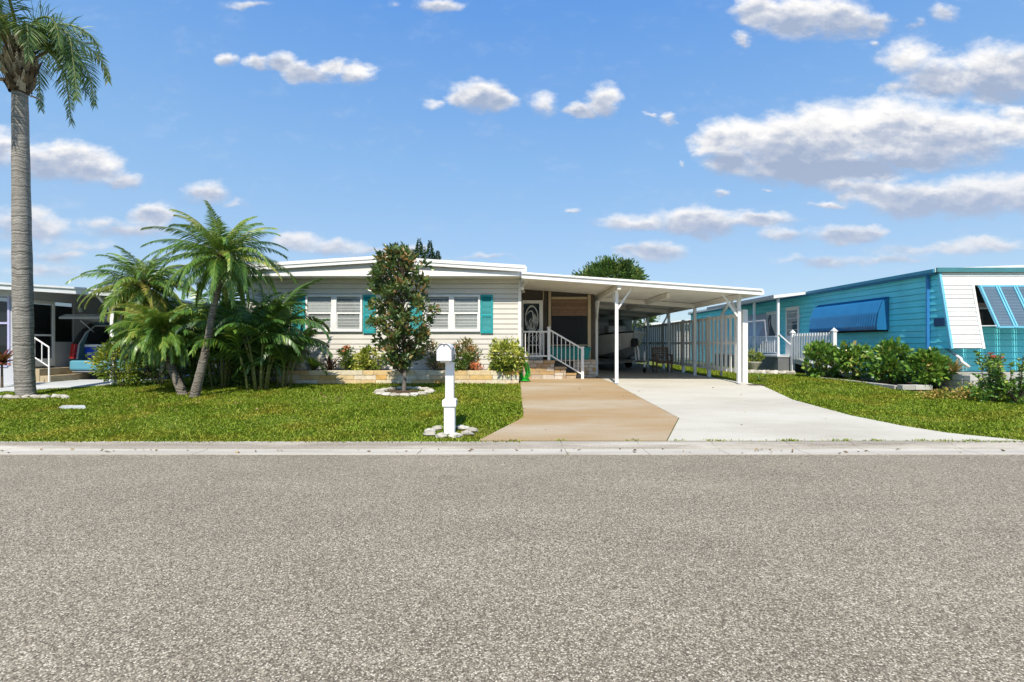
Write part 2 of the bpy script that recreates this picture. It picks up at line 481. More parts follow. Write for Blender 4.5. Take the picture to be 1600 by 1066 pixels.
def build_camera():
    cd = bpy.data.cameras.new('camera'); o = bpy.data.objects.new('camera', cd); C.objects.link(o)
    o.location = (0, 0, HC); o.rotation_euler = (PI / 2, 0, 0)
    cd.sensor_width = 36; cd.lens = 36 * F / 1600; cd.clip_end = 2000; cd.clip_start = .05
    cd.shift_x = -(CX - 800) / 1600; cd.shift_y = (CY - 533) / 1600
    bpy.context.scene.camera = o
    s = bpy.context.scene; s.view_settings.view_transform = 'Standard'; s.view_settings.look = 'None'
    s.view_settings.exposure = EXPOSURE; s.view_settings.gamma = 1

EXPOSURE = .42
build_world(); build_light(); build_camera()

# ================================================================== ground, road, kerb, concrete
def soil_mat():
    m, nt, out = newmat('soil')
    v = coords(nt)
    col = ramp(nt, noise_tex(nt, v, 2.2, 8, .65), [(.3, (.07, .10, .018)), (.55, (.14, .17, .035)), (.75, (.25, .21, .08))])
    p = N(nt, 'BsdfPrincipled'); p.inputs['Roughness'].default_value = .95; p.inputs['Specular IOR Level'].default_value = .1
    L(nt, col, p.inputs['Base Color']); L(nt, bumpn(nt, noise_tex(nt, v, 60, 5), .6), p.inputs['Normal']); L(nt, p.outputs[0], out.inputs[0])
    return m

def asphalt_mat():
    m, nt, out = newmat('worn_asphalt')
    v = coords(nt)
    vo = N(nt, 'TexVoronoi'); vo.inputs['Scale'].default_value = 118; L(nt, v, vo.inputs['Vector'])
    vo.inputs['Randomness'].default_value = 1
    sepc = N(nt, 'SeparateColor'); L(nt, vo.outputs['Color'], sepc.inputs[0])
    chip = ramp(nt, sepc.outputs[0], [(0, (.10, .083, .060)), (.22, (.20, .170, .124)), (.6, (.345, .298, .222)), (.86, (.48, .424, .325)), (1, (.70, .64, .52))])
    edge = N(nt, 'MapRange'); edge.inputs[1].default_value = .38; edge.inputs[2].default_value = .78; edge.inputs[3].default_value = 0; edge.inputs[4].default_value = .74
    L(nt, vo.outputs['Distance'], edge.inputs[0])
    col = mix(nt, edge.outputs[0], chip, (.098, .081, .062))
    fine = noise_tex(nt, v, 240, 3, .6)
    col = mix(nt, .8, col, ramp(nt, fine, [(.3, (.68,) * 3), (.7, (1.36,) * 3)]), 'MULTIPLY')
    big = noise_tex(nt, coords(nt, (.5, 1, 1)), 1.1, 6, .6)
    col = mix(nt, 1, col, ramp(nt, big, [(.3, (.88, .87, .86)), (.7, (1.10, 1.09, 1.07))]), 'MULTIPLY')
    oil = noise_tex(nt, coords(nt, (.9, 1.6, 1)), .9, 7, .7); ro = N(nt, 'MapRange'); ro.inputs[1].default_value = .62; ro.inputs[2].default_value = .78; ro.inputs[4].default_value = .35; L(nt, oil, ro.inputs[0])
    col = mix(nt, ro.outputs[0], col, (.12, .10, .085))
    p = N(nt, 'BsdfPrincipled'); p.inputs['Roughness'].default_value = .82; p.inputs['Specular IOR Level'].default_value = .25
    L(nt, col, p.inputs['Base Color'])
    inv = N(nt, 'Math'); inv.operation = 'SUBTRACT'; inv.inputs[0].default_value = 1; L(nt, vo.outputs['Distance'], inv.inputs[1])
    ad = N(nt, 'Math'); ad.operation = 'MULTIPLY_ADD'; ad.inputs[1].default_value = .6; L(nt, fine, ad.inputs[0]); L(nt, inv.outputs[0], ad.inputs[2])
    L(nt, bumpn(nt, ad.outputs[0], .55, .006), p.inputs['Normal'])
    L(nt, p.outputs[0], out.inputs[0])
    return m

def concrete_mat(name, c_lo, c_mid, c_hi, streak=(.35, 1, 1), stain=None, stain_amt=.6, stain_lo=.5, stain_scale=.55, bump=.12):
    m, nt, out = newmat(name)
    v = coords(nt)
    vs = coords(nt, streak)
    a = noise_tex(nt, vs, 1.0, 7, .62)
    col = ramp(nt, a, [(.28, c_lo), (.5, c_mid), (.72, c_hi)])
    if stain:
        b = noise_tex(nt, coords(nt, (streak[0] * .8, streak[1], 1)), stain_scale, 9, .68)
        mr = N(nt, 'MapRange'); mr.inputs[1].default_value = stain_lo; mr.inputs[2].default_value = stain_lo + .2; mr.inputs[4].default_value = stain_amt
        L(nt, b, mr.inputs[0]); col = mix(nt, mr.outputs[0], col, stain)
    g = noise_tex(nt, v, 45, 4, .7)
    col = mix(nt, .5, col, ramp(nt, g, [(.3, (.78,) * 3), (.65, (1.12,) * 3)]), 'MULTIPLY')
    p = N(nt, 'BsdfPrincipled'); p.inputs['Roughness'].default_value = .85; p.inputs['Specular IOR Level'].default_value = .25
    L(nt, col, p.inputs['Base Color']); L(nt, bumpn(nt, g, bump), p.inputs['Normal']); L(nt, p.outputs[0], out.inputs[0])
    return m

M_soil = soil_mat(); M_asph = asphalt_mat()
M_conc = concrete_mat('pale_concrete', (.42, .39, .32), (.51, .48, .405), (.57, .545, .475), stain=(.29, .26, .20), stain_amt=.45, stain_lo=.56)
M_tan = concrete_mat('tan_stained_concrete', (.31, .205, .10), (.38, .285, .175), (.45, .395, .31), streak=(.25, .8, 1), stain=(.34, .205, .075), stain_amt=.8, stain_lo=.47, stain_scale=.9)
M_kerb = concrete_mat('kerb_concrete', (.31, .285, .235), (.43, .40, .345), (.54, .51, .445), streak=(.5, 16, 16), stain=(.20, .17, .125), stain_amt=.75, stain_lo=.50, stain_scale=.8, bump=.3)
M_slab = concrete_mat('carport_slab', (.33, .30, .25), (.40, .37, .31), (.48, .44, .38), stain=(.2, .17, .14), stain_amt=.3)
M_greyconc = concrete_mat('grey_concrete', (.40, .42, .43), (.50, .52, .53), (.60, .61, .61), stain=(.3, .31, .31), stain_amt=.3)

def kerb_mat():
    """rolled concrete kerb: the sloping face holds dirt and exposed aggregate, most of it away from the drive; the gutter pan is scrubbed pale"""
    m, nt, out = newmat('kerb_concrete_worn')
    a = N(nt, 'Attribute'); a.attribute_name = 'rnd'
    v = coords(nt)
    base = ramp(nt, noise_tex(nt, coords(nt, (.5, 5, 5)), 1, 7, .65), [(.3, (.40, .37, .31)), (.55, (.52, .485, .42)), (.75, (.60, .57, .50))])
    long_ = noise_tex(nt, coords(nt, (.28, 3, 3)), .9, 6, .7)
    st = N(nt, 'MapRange'); st.inputs[1].default_value = .36; st.inputs[2].default_value = .56; st.inputs[3].default_value = .15; st.inputs[4].default_value = .95; L(nt, long_, st.inputs[0])
    mm = N(nt, 'Math'); mm.operation = 'MULTIPLY'; L(nt, st.outputs[0], mm.inputs[0]); L(nt, a.outputs['Fac'], mm.inputs[1])
    dirt = ramp(nt, noise_tex(nt, v, 70, 4, .7), [(.3, (.12, .10, .08)), (.7, (.33, .29, .235))])
    col = mix(nt, mm.outputs[0], base, dirt)
    g = noise_tex(nt, v, 50, 4, .7)
    col = mix(nt, .5, col, ramp(nt, g, [(.3, (.75,) * 3), (.65, (1.15,) * 3)]), 'MULTIPLY')
    p = N(nt, 'BsdfPrincipled'); p.inputs['Roughness'].default_value = .9; p.inputs['Specular IOR Level'].default_value = .2
    L(nt, col, p.inputs['Base Color']); L(nt, bumpn(nt, g, .3), p.inputs['Normal']); L(nt, p.outputs[0], out.inputs[0])
    return m

def profile_sheet(name, ys, x0, x1, m, dz=0, nx=2):
    V = [(x0 + (x1 - x0) * i / (nx - 1), y, zf + dz) for (y, zf) in ys for i in range(nx)]
    mb = MB()
    mb.v = V
    for j in range(len(ys) - 1):
        for i in range(nx - 1):
            mb.f.append([j * nx + i, j * nx + i + 1, (j + 1) * nx + i + 1, (j + 1) * nx + i]); mb.r.append(.5)
    return mb.build(name, m)

tag(profile_sheet('ground', [(-400, -.06), (-6, -.06), (6.4, -.06), (6.99, -.01), (7.03, .055)] + [(y, gz(y) - .012) for y in (7.6, 9, 11, 12.5, 13.3)] + [(30, .418), (1500, .418)], -900, 900, M_soil), kind='structure')
tag(profile_sheet('road', [(-5.5, 0), (0, .02), (3.2, .03), (6.56, 0)], -120, 120, M_asph), kind='structure')

# rolled kerb with its contraction joints
kb = MB()
prof = [(6.55, -.05), (6.55, .012), (6.80, .004), (6.87, .012), (6.94, .042), (6.99, .064), (7.04, .073), (7.09, .075), (7.09, .0)]
joints = [px(q, 6.9) for q in (-500, -170, 15, 322, 655, 878, 1000, 1118, 1238, 1340, 1495, 1640, 1900, 2200)]
joints = [-60] + joints + [60]
for a, b in zip(joints[:-1], joints[1:]):
    w = .004
    skew = .04
    A = [(a + w + (skew if y < 6.9 else 0), y, z) for y, z in prof]; B = [(b - w + (skew if y < 6.9 else 0), y, z) for y, z in prof]
    n = len(prof); tones = (.5, .12, .12, .85, 1, .9, .35, .3)
    for i in range(n - 1): kb.add([A[i], A[i + 1], B[i + 1], B[i]], [(0, 1, 2, 3)], tones[i])
    kb.add(A + B, [tuple(range(n)), tuple(range(2 * n - 1, n - 1, -1))], .9)
tag(kb.build('kerb', kerb_mat()), kind='structure')

def sheet_poly(name, pts, m, thick=.03, lift=.0):
    """paved polygon draped over the ground profile: cut in bands along Y so it follows the slope"""
    import bmesh
    bm = bmesh.new()
    vs = [bm.verts.new((x, y, 0)) for x, y in pts]
    bm.faces.new(vs)
    for yc in (7.2, 8, 9, 10, 11, 12, 13, 13.3):
        g = bm.verts[:] + bm.edges[:] + bm.faces[:]
        bmesh.ops.bisect_plane(bm, geom=g, plane_co=(0, yc, 0), plane_no=(0, 1, 0))
    for v in bm.verts: v.co.z = gz(v.co.y) + lift
    bmesh.ops.recalc_face_normals(bm, faces=bm.faces[:])
    if sum(f.normal.z for f in bm.faces) < 0: bmesh.ops.reverse_faces(bm, faces=bm.faces[:])
    ex = bmesh.ops.extrude_face_region(bm, geom=bm.faces[:])
    for e in ex['geom']:
        if isinstance(e, bmesh.types.BMVert): e.co.z += thick
    me = bpy.data.meshes.new(name); bm.to_mesh(me); bm.free(); me.materials.append(m)
    o = bpy.data.objects.new(name, me); C.objects.link(o)
    return tag(o, kind='structure')

TAN = [(gp(748, 690)[0], 7.10), gp(818, 653), (.12, 13.9), (.12, 15.2), (2.55, 15.2), (2.60, 14.0), (2.69, 12.0), gp(1060, 654), gp(1042, 689.5)]
TAN[-1] = (TAN[-1][0], 7.10)
g = .016
WHITE = [(TAN[-1][0] + g, 7.10), (TAN[-2][0] + g, TAN[-2][1]), (TAN[-3][0] + g, TAN[-3][1]), (TAN[-4][0] + g, TAN[-4][1]), (2.6, 14.9), (6.15, 14.9), (6.3, 13.2), (6.42, 12.6), gp(1240, 625.5), gp(1330, 650), gp(1410, 666), gp(1480, 677), gp(1592, 687.5)]
WHITE[-1] = (WHITE[-1][0], 7.10)
sheet_poly('driveway', TAN, M_tan, .012, .0)
sheet_poly('driveway', WHITE, M_conc, .008, .0)
sheet_poly('carport_floor', [(2.6, 14.91), (6.12, 14.91), (6.05, 25), (2.6, 25)], M_slab, .010, .0)
NDRIVE = [(-40, 10.9), (-13.5, 11.25), (-12, 11.8), (-10.75, 12.75), (-10.5, 13.0), (-10.5, 21), (-40, 21)]
sheet_poly('neighbor_driveway', NDRIVE, M_greyconc, .026, .0)
sheet_poly('utility_cover', [gp(92, 639), gp(134, 639), gp(132, 635.5), gp(98, 635.5)], M_greyconc, .03, .0)

# ------------------------------------------------------------------ grass
def inside(P, poly):
    x, y = P[:, 0], P[:, 1]; r = np.zeros(len(P), bool); n = len(poly)
    for i in range(n):
        x1, y1 = poly[i]; x2, y2 = poly[(i + 1) % n]
        c = ((y1 > y) != (y2 > y)) & (x < (x2 - x1) * (y - y1) / (y2 - y1 + 1e-12) + x1)
        r ^= c
    return r

def grass(name, x0, x1, y0, y1, dens, holes, m, hgt=(.03, .068)):
    n = int((x1 - x0) * (y1 - y0) * dens)
    P = np.stack([x0 + (x1 - x0) * rng.random(n), y0 + (y1 - y0) * rng.random(n)], 1)
    keep = np.ones(n, bool)
    for h in holes: keep &= ~inside(P, h)
    # thin and patchy in places
    f1 = np.sin(P[:, 0] * 1.7 + 1.3 * np.sin(P[:, 1] * 2.1)) * np.sin(P[:, 1] * 2.9 + np.sin(P[:, 0] * 1.1) * 2)
    keep &= rng.random(n) < (.93 - .25 * (f1 > .55))
    P = P[keep]; n = len(P); f1 = f1[keep]
    z = np.interp(P[:, 1], [6.95, 7.03, 13.3, 100], [.05, .06, .43, .43]) - .015
    base = np.stack([P[:, 0], P[:, 1], z], 1)
    az = rng.random(n) * 2 * PI; lean = .25 + .75 * rng.random(n)
    h = (hgt[0] + (hgt[1] - hgt[0]) * rng.random(n) ** 1.5) * (1 + .25 * f1)
    w = .0032 + .0040 * rng.random(n)
    d = np.stack([np.cos(az) * lean, np.sin(az) * lean, np.ones(n)], 1); d = norm(d) * (h * 1.25)[:, None]
    s = np.stack([-np.sin(az), np.cos(az), np.zeros(n)], 1) * w[:, None]
    mid = base + d * .6; tip = base + d * np.array([1.25, 1.25, .82])
    V = np.stack([base - s, base + s, mid + s * .8, tip, mid - s * .8], 1).reshape(-1, 3)
    i = np.arange(n)[:, None] * 5
    fl = (i + np.array([[0, 1, 2, 3, 4]])).ravel()
    o = mesh_np(name, V, fl, np.full(n, 5), m, None, np.clip(rng.normal(.5, .22, n), 0, 1))
    return o

M_grass = leafmat('lawn_blades', [(0, (.11, .20, .012)), (.45, (.225, .345, .022)), (.8, (.36, .44, .036)), (.93, (.43, .43, .08)), (1, (.54, .45, .16))], trans=.25, rough=.5, spec=.25,
                  patch=(.9, (.50, .40, .05), .49, .70, .65))
lh = [TAN, NDRIVE, [(-9, 13.08), (.15, 13.08), (.15, 30), (-9, 30)]]
o = grass('lawn_grass', -15, -.02 + .15, 7.04, 10.2, 3600, lh, M_grass)
tag(o, kind='stuff')
o = grass('lawn_grass', -15, .15, 10.2, 13.1, 2200, lh, M_grass); tag(o, kind='stuff')
rh = [WHITE, [(-1, 12.9), (6.3, 12.9), (6.3, 40), (-1, 40)], [(9.55, 11.3), (40, 11.3), (40, 14), (9.55, 14)], [(10.5, 13), (40, 13), (40, 40), (10.5, 40)]]
o = grass('lawn_grass', 6.0, 15.5, 7.04, 11.5, 3000, rh, M_grass); tag(o, kind='stuff')
o = grass('lawn_grass', 6.2, 10.6, 11.5, 24, 1500, rh, M_grass); tag(o, kind='stuff')
o = grass('lawn_grass', -10.4, -8.0, 13.1, 22, 700, [], M_grass); tag(o, kind='stuff')
# ================================================================== materials for the buildings
M_siding = mat('cream_vinyl_siding', (.63, .60, .545), .55, .06, 1.5, dirt=(.50, .48, .43), dirt_amt=.25, dirt_scale=(.6, 1, 3))
M_white = mat('white_paint', (.79, .785, .77), .45, .05, 2, dirt=(.52, .50, .45), dirt_amt=.38)
M_whitemetal = mat('white_aluminium', (.76, .77, .77), .4, .05, 2, dirt=(.5, .49, .46), dirt_amt=.3, dirt_scale=(1, 1, .5))
M_ceiling = mat('carport_ceiling_panel', (.76, .75, .71), .5, .06, 1.2, dirt=(.45, .43, .38), dirt_amt=.3)
M_roof = mat('white_roof_membrane', (.74, .74, .73), .6, .08, 1, dirt=(.4, .39, .37), dirt_amt=.4)
M_shutter = mat('turquoise_shutter', (.008, .30, .32), .5, .12, 3, dirt=(.03, .38, .39), dirt_amt=.35)
M_teal_box = mat('teal_plastic', (.0, .20, .19), .45, .08, 3)
M_tanwood = mat('tan_post_paint', (.42, .34, .22), .6, .1, 4)
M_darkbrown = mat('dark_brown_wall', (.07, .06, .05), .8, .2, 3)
M_bamboo = attrmat('bamboo_shade', [(0, (.16, .10, .065)), (1, (.26, .17, .11))], var=.3)
M_black = mat('black_rubber', (.012, .012, .013), .7, .2, 5)
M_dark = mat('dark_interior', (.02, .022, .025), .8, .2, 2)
M_grey = mat('grey_panel', (.30, .30, .29), .6, .1, 2)
M_shed = mat('shed_panel', (.62, .62, .60), .6, .08, 2)
M_steel = mat('galvanised_steel', (.55, .56, .57), .35, .12, 6, metallic=.85)
M_glass = glassmat('window_glass', clear=.82, refl=.10)
M_screen = glassmat('insect_screen', (.012, .013, .015), clear=.45, rough=.35, refl=.03)
M_blind = mat('white_blind', (.72, .72, .71), .5, .04, 2)
M_etch = mat('etched_white_glass', (.55, .57, .56), .5, .25, 7)
M_stone = attrmat('planter_stone', [(0, (.66, .60, .47)), (.3, (.68, .58, .40)), (.5, (.66, .49, .26)), (.75, (.62, .42, .17)), (.9, (.62, .34, .09)), (1, (.72, .67, .56))], bump=.6, bscale=30, var=.3, vscale=9)
M_brick = attrmat('porch_brick', [(0, (.46, .38, .29)), (.35, (.55, .49, .42)), (.6, (.42, .30, .18)), (.85, (.45, .28, .10)), (1, (.6, .56, .5))], bump=.6, bscale=40, var=.3, vscale=9)
M_mortar = mat('mortar', (.34, .32, .28), .9, .15, 8, bump=.4)

def lap(mb, x0f, x1f, z0, z1, y, step=.146, axis='x', sgn=-1, depth=.018, gap=.020):
    """horizontal lap siding in plane y; every course is a tilted board with its own drip edge.
    axis 'x': wall runs along X and faces sgn*Y; axis 'y': runs along Y at x=y and faces sgn*X"""
    n = max(1, int(round((z1 - z0) / step))); st = (z1 - z0) / n
    f0 = x0f if callable(x0f) else (lambda z: x0f); f1 = x1f if callable(x1f) else (lambda z: x1f)
    for i in range(n):
        a, b = z0 + i * st, z0 + (i + 1) * st
        c = a + gap
        pts = [(f0(c), sgn * depth, c), (f1(c), sgn * depth, c), (f1(b), sgn * .006, b), (f0(b), sgn * .006, b)]
        und = [(f0(c), -sgn * .02, c), (f1(c), -sgn * .02, c), (f1(c), sgn * depth, c), (f0(c), sgn * depth, c)]
        bak = [(f0(a), -sgn * .02, a), (f1(a), -sgn * .02, a), (f1(c), -sgn * .02, c), (f0(c), -sgn * .02, c)]
        shl = [(f0(a), sgn * .006, a), (f1(a), sgn * .006, a), (f1(a), -sgn * .02, a), (f0(a), -sgn * .02, a)]
        for q in (pts, und, bak, shl):
            if axis == 'x': vs = [(p[0], y + p[1], p[2]) for p in q]
            else: vs = [(y + p[1], p[0], p[2]) for p in q]
            mb.add(vs, [(0, 1, 2, 3)])
    return mb

# ================================================================== the cream mobile home
YW, YF = 13.9, 13.35
HX0, HX1 = -7.7, .15
house = thing('mobile_home', 'cream mobile home with lap siding, turquoise shutters and low white gable roof', 'house', (-3.8, 18, .43))
lap(MB(), HX0, .07, .47, 3.34, YW).build('wall', M_siding, house)
bx(HX0, HX1 - .005, YW + .025, 26, .40, 3.5).build('body', M_siding, house)
bx(.066, .155, YW - .03, YW + .06, .45, 3.33).build('corner_trim', M_white, house, bevel=.004)
bx(HX0 - .02, .17, YF, YW + .02, 3.344, 3.356).build('soffit', M_ceiling, house)
bx(HX0 - .03, .10, YF - .018, YF + .02, 3.35, 3.478).build('fascia', M_white, house, bevel=.004)
RX, RZ, EZ = -3.79, 3.885, 3.63
rt = lambda x: RZ - abs(x - RX) * (RZ - EZ) / 4.05          # top of the roof
gb = MB()
zt0, n = 3.478, 3
for i in range(3):                                            # gable boards, cut off by the rake
    a = zt0 + i * .12; b = min(a + .12, rt(RX) - .09)
    if b <= a: break
    hw = lambda z: min(3.93, max(.02, (RZ - .10 - z) / (RZ - EZ) * 4.05))
    xs = [(RX - min(3.91, hw(a)), RX + min(3.89, hw(a))), (RX - min(3.91, hw(b)), RX + min(3.89, hw(b)))]
    gb.add([(xs[0][0], YF - .012, a), (xs[0][1], YF - .012, a), (xs[1][1], YF + .002, b), (xs[1][0], YF + .002, b)], [(0, 1, 2, 3)])
    gb.add([(xs[0][0], YF + .004, a), (xs[0][1], YF + .004, a), (xs[0][1], YF - .012, a), (xs[0][0], YF - .012, a)], [(0, 1, 2, 3)])
gb.build('gable', M_siding, house)
ends = (RX - 4.05, RX, RX + 4.05)
bx(HX0, .10, YF + .006, YW + .1, 3.36, 3.60).build('overhang', M_siding, house)
rf = MB()
rf.prism([(ends[0], YF - .08, rt(ends[0])), (RX, YF - .08, RZ), (ends[2], YF - .08, rt(ends[2])), (ends[2], YF - .08, rt(ends[2]) - .06), (RX, YF - .08, RZ - .06), (ends[0], YF - .08, rt(ends[0]) - .06)], (0, 12.8, 0))
rf.build('roof', M_roof, house)
for dz0, dz1, yo, nm in ((.004, -.085, -.125, 'rake_trim'), (-.085, -.175, -.105, 'rake_board')):
    m_ = MB(); m_.prism([(ends[0], YF + yo, rt(ends[0]) + dz0), (RX, YF + yo, RZ + dz0), (ends[2], YF + yo, rt(ends[2]) + dz0), (ends[2], YF + yo, rt(ends[2]) + dz1), (RX, YF + yo, RZ + dz1), (ends[0], YF + yo, rt(ends[0]) + dz1)][::-1], (0, .024, 0))
    m_.build(nm, M_white, house)
bx(.12, .30, YF - .07, YF + .10, 3.47, 3.60).build('gutter_end', M_whitemetal, house, bevel=.006)
lap(MB(), YW + .06, 15.58, .47, 3.22, HX1, axis='y', sgn=1).build('side_wall', M_siding, house)

def window(x0, x1, z0, z1, y, parent, closed=()):
    """a pair of single-hung sashes: frame > glass, blind"""
    f = MB(); t = .055; d0, d1 = y - .07, y - .012
    f.box(x0, x1, d0, d1, z1 - t, z1); f.box(x0, x1, d0, d1, z0, z0 + t)
    f.box(x0, x0 + t, d0, d1, z0 + t, z1 - t); f.box(x1 - t, x1, d0, d1, z0 + t, z1 - t)
    xm = (x0 + x1) / 2; f.box(xm - .075, xm + .075, d0, d1, z0 + t, z1 - t)
    zm = (z0 + z1) / 2 + .0
    spans = [(x0 + t, xm - .075), (xm + .075, x1 - t)]
    for a, b in spans:
        f.box(a, b, d0 + .012, d1, zm - .022, zm + .022)
        f.box(a, a + .025, d0 + .018, d1, z0 + t, zm - .022); f.box(b - .025, b, d0 + .018, d1, z0 + t, zm - .022)
        f.box(a + .025, b - .025, d0 + .018, d1, z0 + t, z0 + t + .03)
    fr = f.build('window', M_white, parent, bevel=.003)
    for k, (a, b) in enumerate(spans):
        MB().quad((a, d0 + .032, z0 + t), (b, d0 + .032, z0 + t), (b, d0 + .032, z1 - t), (a, d0 + .032, z1 - t)).build('pane', M_glass, fr)
        bl = MB(); z = z0 + t + .01
        while z < z1 - t:
            tilt = .043 if (k in closed and z > zm) else .022
            bl.quad((a, d1 - .016, z), (b, d1 - .016, z), (b, d1 - .004, z + tilt), (a, d1 - .004, z + tilt)); z += .043
        for q in (.2, .8): bl.box(a + (b - a) * q - .004, a + (b - a) * q + .004, d1 - .019, d1 - .017, z0 + t, z1 - t)
        bl.build('blind', M_blind, fr)
        MB().quad((a, d1 - .002, z0 + t), (b, d1 - .002, z0 + t), (b, d1 - .002, z1 - t), (a, d1 - .002, z1 - t)).build('dark_backing', M_dark, fr)  # flat dark sheet, shade of the unlit room put into its colour
    return fr

WZ0, WZ1 = pz(518.5, YW), pz(461.2, YW)
window(px(478.7, YW), px(567, YW), WZ0, WZ1, YW, house, closed=(0,))
window(px(661.5, YW), px(750.3, YW), WZ0, WZ1, YW, house)

def shutter(x0, x1, z0, z1, y, parent):
    s = MB(); d0, d1 = y - .055, y - .016; t = .045
    s.box(x0, x0 + t, d0, d1, z0, z1); s.box(x1 - t, x1, d0, d1, z0, z1)
    zm = z0 + (z1 - z0) * .46
    for a, b in ((z0, z0 + .09), (zm - .03, zm + .03), (z1 - .06, z1)): s.box(x0 + t, x1 - t, d0, d1, a, b)
    for a, b in ((z0 + .09, zm - .03), (zm + .03, z1 - .06)):
        z = a
        while z < b - .02:
            s.quad((x0 + t, d0 + .012, z), (x1 - t, d0 + .012, z), (x1 - t, d1 - .004, min(b, z + .034)), (x0 + t, d1 - .004, min(b, z + .034))); z += .034
    s.build('shutter', M_shutter, parent)
for a, b in ((458, 477.7), (568.2, 587.5), (641, 660.3), (751, 770.3)):
    shutter(px(a, YW), px(b, YW), pz(521, YW), pz(461, YW), YW, house)

# small outlet and cable box low on the wall behind the tree
# ------------------------------------------------------------------ porch room at the right end of the house
YP = 15.6
ZFL = .98
def zc(x): return 3.34 - .0712 * (x - .17)                   # top of the carport roof
bx(.155, 2.52, YP + .01, 24.4, .40, ZFL).build('porch_floor', M_mortar, house)
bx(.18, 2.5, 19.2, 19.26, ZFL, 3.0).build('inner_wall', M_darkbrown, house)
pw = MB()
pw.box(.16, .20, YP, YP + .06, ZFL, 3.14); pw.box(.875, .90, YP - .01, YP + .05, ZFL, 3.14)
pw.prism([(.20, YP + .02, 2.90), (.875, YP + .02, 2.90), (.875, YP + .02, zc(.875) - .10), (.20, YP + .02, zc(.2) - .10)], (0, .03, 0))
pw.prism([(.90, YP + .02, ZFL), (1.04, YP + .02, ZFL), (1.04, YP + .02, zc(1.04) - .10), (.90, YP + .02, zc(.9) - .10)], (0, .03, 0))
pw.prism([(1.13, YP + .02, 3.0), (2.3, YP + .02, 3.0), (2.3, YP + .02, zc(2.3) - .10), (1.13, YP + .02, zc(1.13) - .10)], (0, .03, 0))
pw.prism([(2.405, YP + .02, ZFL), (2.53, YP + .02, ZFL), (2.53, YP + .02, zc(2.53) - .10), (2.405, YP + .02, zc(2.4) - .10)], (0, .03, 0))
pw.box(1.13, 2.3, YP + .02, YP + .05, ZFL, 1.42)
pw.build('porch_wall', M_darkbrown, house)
pt = MB(); pt.box(1.042, 1.128, YP - .05, YP + .05, ZFL, zc(1.08) - .11); pt.box(2.30, 2.40, YP - .05, YP + .05, ZFL, zc(2.35) - .11)
pt.box(1.13, 2.298, YP - .035, YP + .045, 2.925, 2.995); pt.box(1.13, 2.298, YP - .03, YP + .045, 1.42, 1.47)
pt.box(.868, .898, YP - .018, YP - .012, 2.9, zc(.88) - .11)
pt.build('porch_frame', M_tanwood, house, bevel=.004)
MB().quad((1.13, YP, 1.47), (2.298, YP, 1.47), (2.298, YP, 2.925), (1.13, YP, 2.925)).build('screen', M_screen, house)
bs = MB(); z = 2.42
while z < 2.92:
    bs.box(1.15, 2.28, YP - .022, YP - .014, z, z + .0125, R.random()); z += .0135
bs.box(1.15, 2.28, YP - .026, YP - .010, 2.395, 2.418, 1.0)
bs.build('bamboo_shade', M_bamboo, house)
# door: white frame, tall glass with an etched oval of a wading bird among reeds
d = MB(); X0, X1, Z0, Z1 = .20, .868, ZFL, 2.885; y0, y1 = YP - .03, YP + .015
d.box(X0, X0 + .04, y0, y1, Z0, Z1); d.box(X1 - .115, X1, y0, y1, Z0, Z1); d.box(X0 + .04, X1 - .115, y0, y1, Z1 - .10, Z1); d.box(X0 + .04, X1 - .115, y0, y1, Z0, Z0 + .22)
door = d.build('door', M_white, house, bevel=.004)
gx0, gx1, gz0, gz1 = X0 + .04, X1 - .115, Z0 + .22, Z1 - .10
MB().quad((gx0, YP, gz0), (gx1, YP, gz0), (gx1, YP, gz1), (gx0, YP, gz1)).build('pane', glassmat('door_glass', (.01, .012, .012), clear=.25, refl=.02), door)
et = MB(); cx, cz, ra, rb = (gx0 + gx1) / 2 + .015, 2.30, .215, .43
NE = 40
ring = lambda k, s: (cx + ra * s * math.cos(2 * PI * k / NE), cz + rb * s * math.sin(2 * PI * k / NE))
ye = YP - .006
for k in range(NE):
    a, b, c_, d_ = ring(k, 1), ring(k + 1, 1), ring(k + 1, .86), ring(k, .86)
    et.add([(p[0], ye, p[1]) for p in (a, b, c_, d_)], [(0, 1, 2, 3)])
def ribbon(pts, ws):
    for i in range(len(pts) - 1):
        (xa, za), (xb, zb) = pts[i], pts[i + 1]; dx, dz = xb - xa, zb - za; l = math.hypot(dx, dz); nx, nz = -dz / l, dx / l
        et.add([(xa - nx * ws[i], ye, za - nz * ws[i]), (xa + nx * ws[i], ye, za + nz * ws[i]), (xb + nx * ws[i + 1], ye, zb + nz * ws[i + 1]), (xb - nx * ws[i + 1], ye, zb - nz * ws[i + 1])], [(0, 1, 2, 3)])
ribbon([(cx - .16, 2.44), (cx - .07, 2.53), (cx - .02, 2.55), (cx + .03, 2.51), (cx + .03, 2.43), (cx + .06, 2.33), (cx + .06, 2.2), (cx + .01, 2.08), (cx - .03, 1.96)], [.004, .015, .022, .018, .016, .03, .055, .05, .006])
for q in range(9):
    xx = cx - .15 + q * .037; ribbon([(xx, 1.92 + .05 * abs(q - 4) / 4), (xx + .02 * math.sin(q * 2), 2.12), (xx + .05 * math.sin(q), 2.22 + .06 * (q % 3))], [.012, .012, .002])
for q in range(4):
    ribbon([(cx + .09 + .025 * q, 1.98 + .03 * q), (cx + .10 + .022 * q, 2.3), (cx + .05 + .025 * q, 2.52 - .03 * q)], [.006, .008, .003])
et.build('etched_bird', M_etch, door)
bx(X1 - .085, X1 - .055, y0 - .06, y0, 1.92, 1.95).bar((X1 - .07, y0 - .05, 1.935), (X1 - .17, y0 - .05, 1.935), .018).build('handle', M_steel, door)
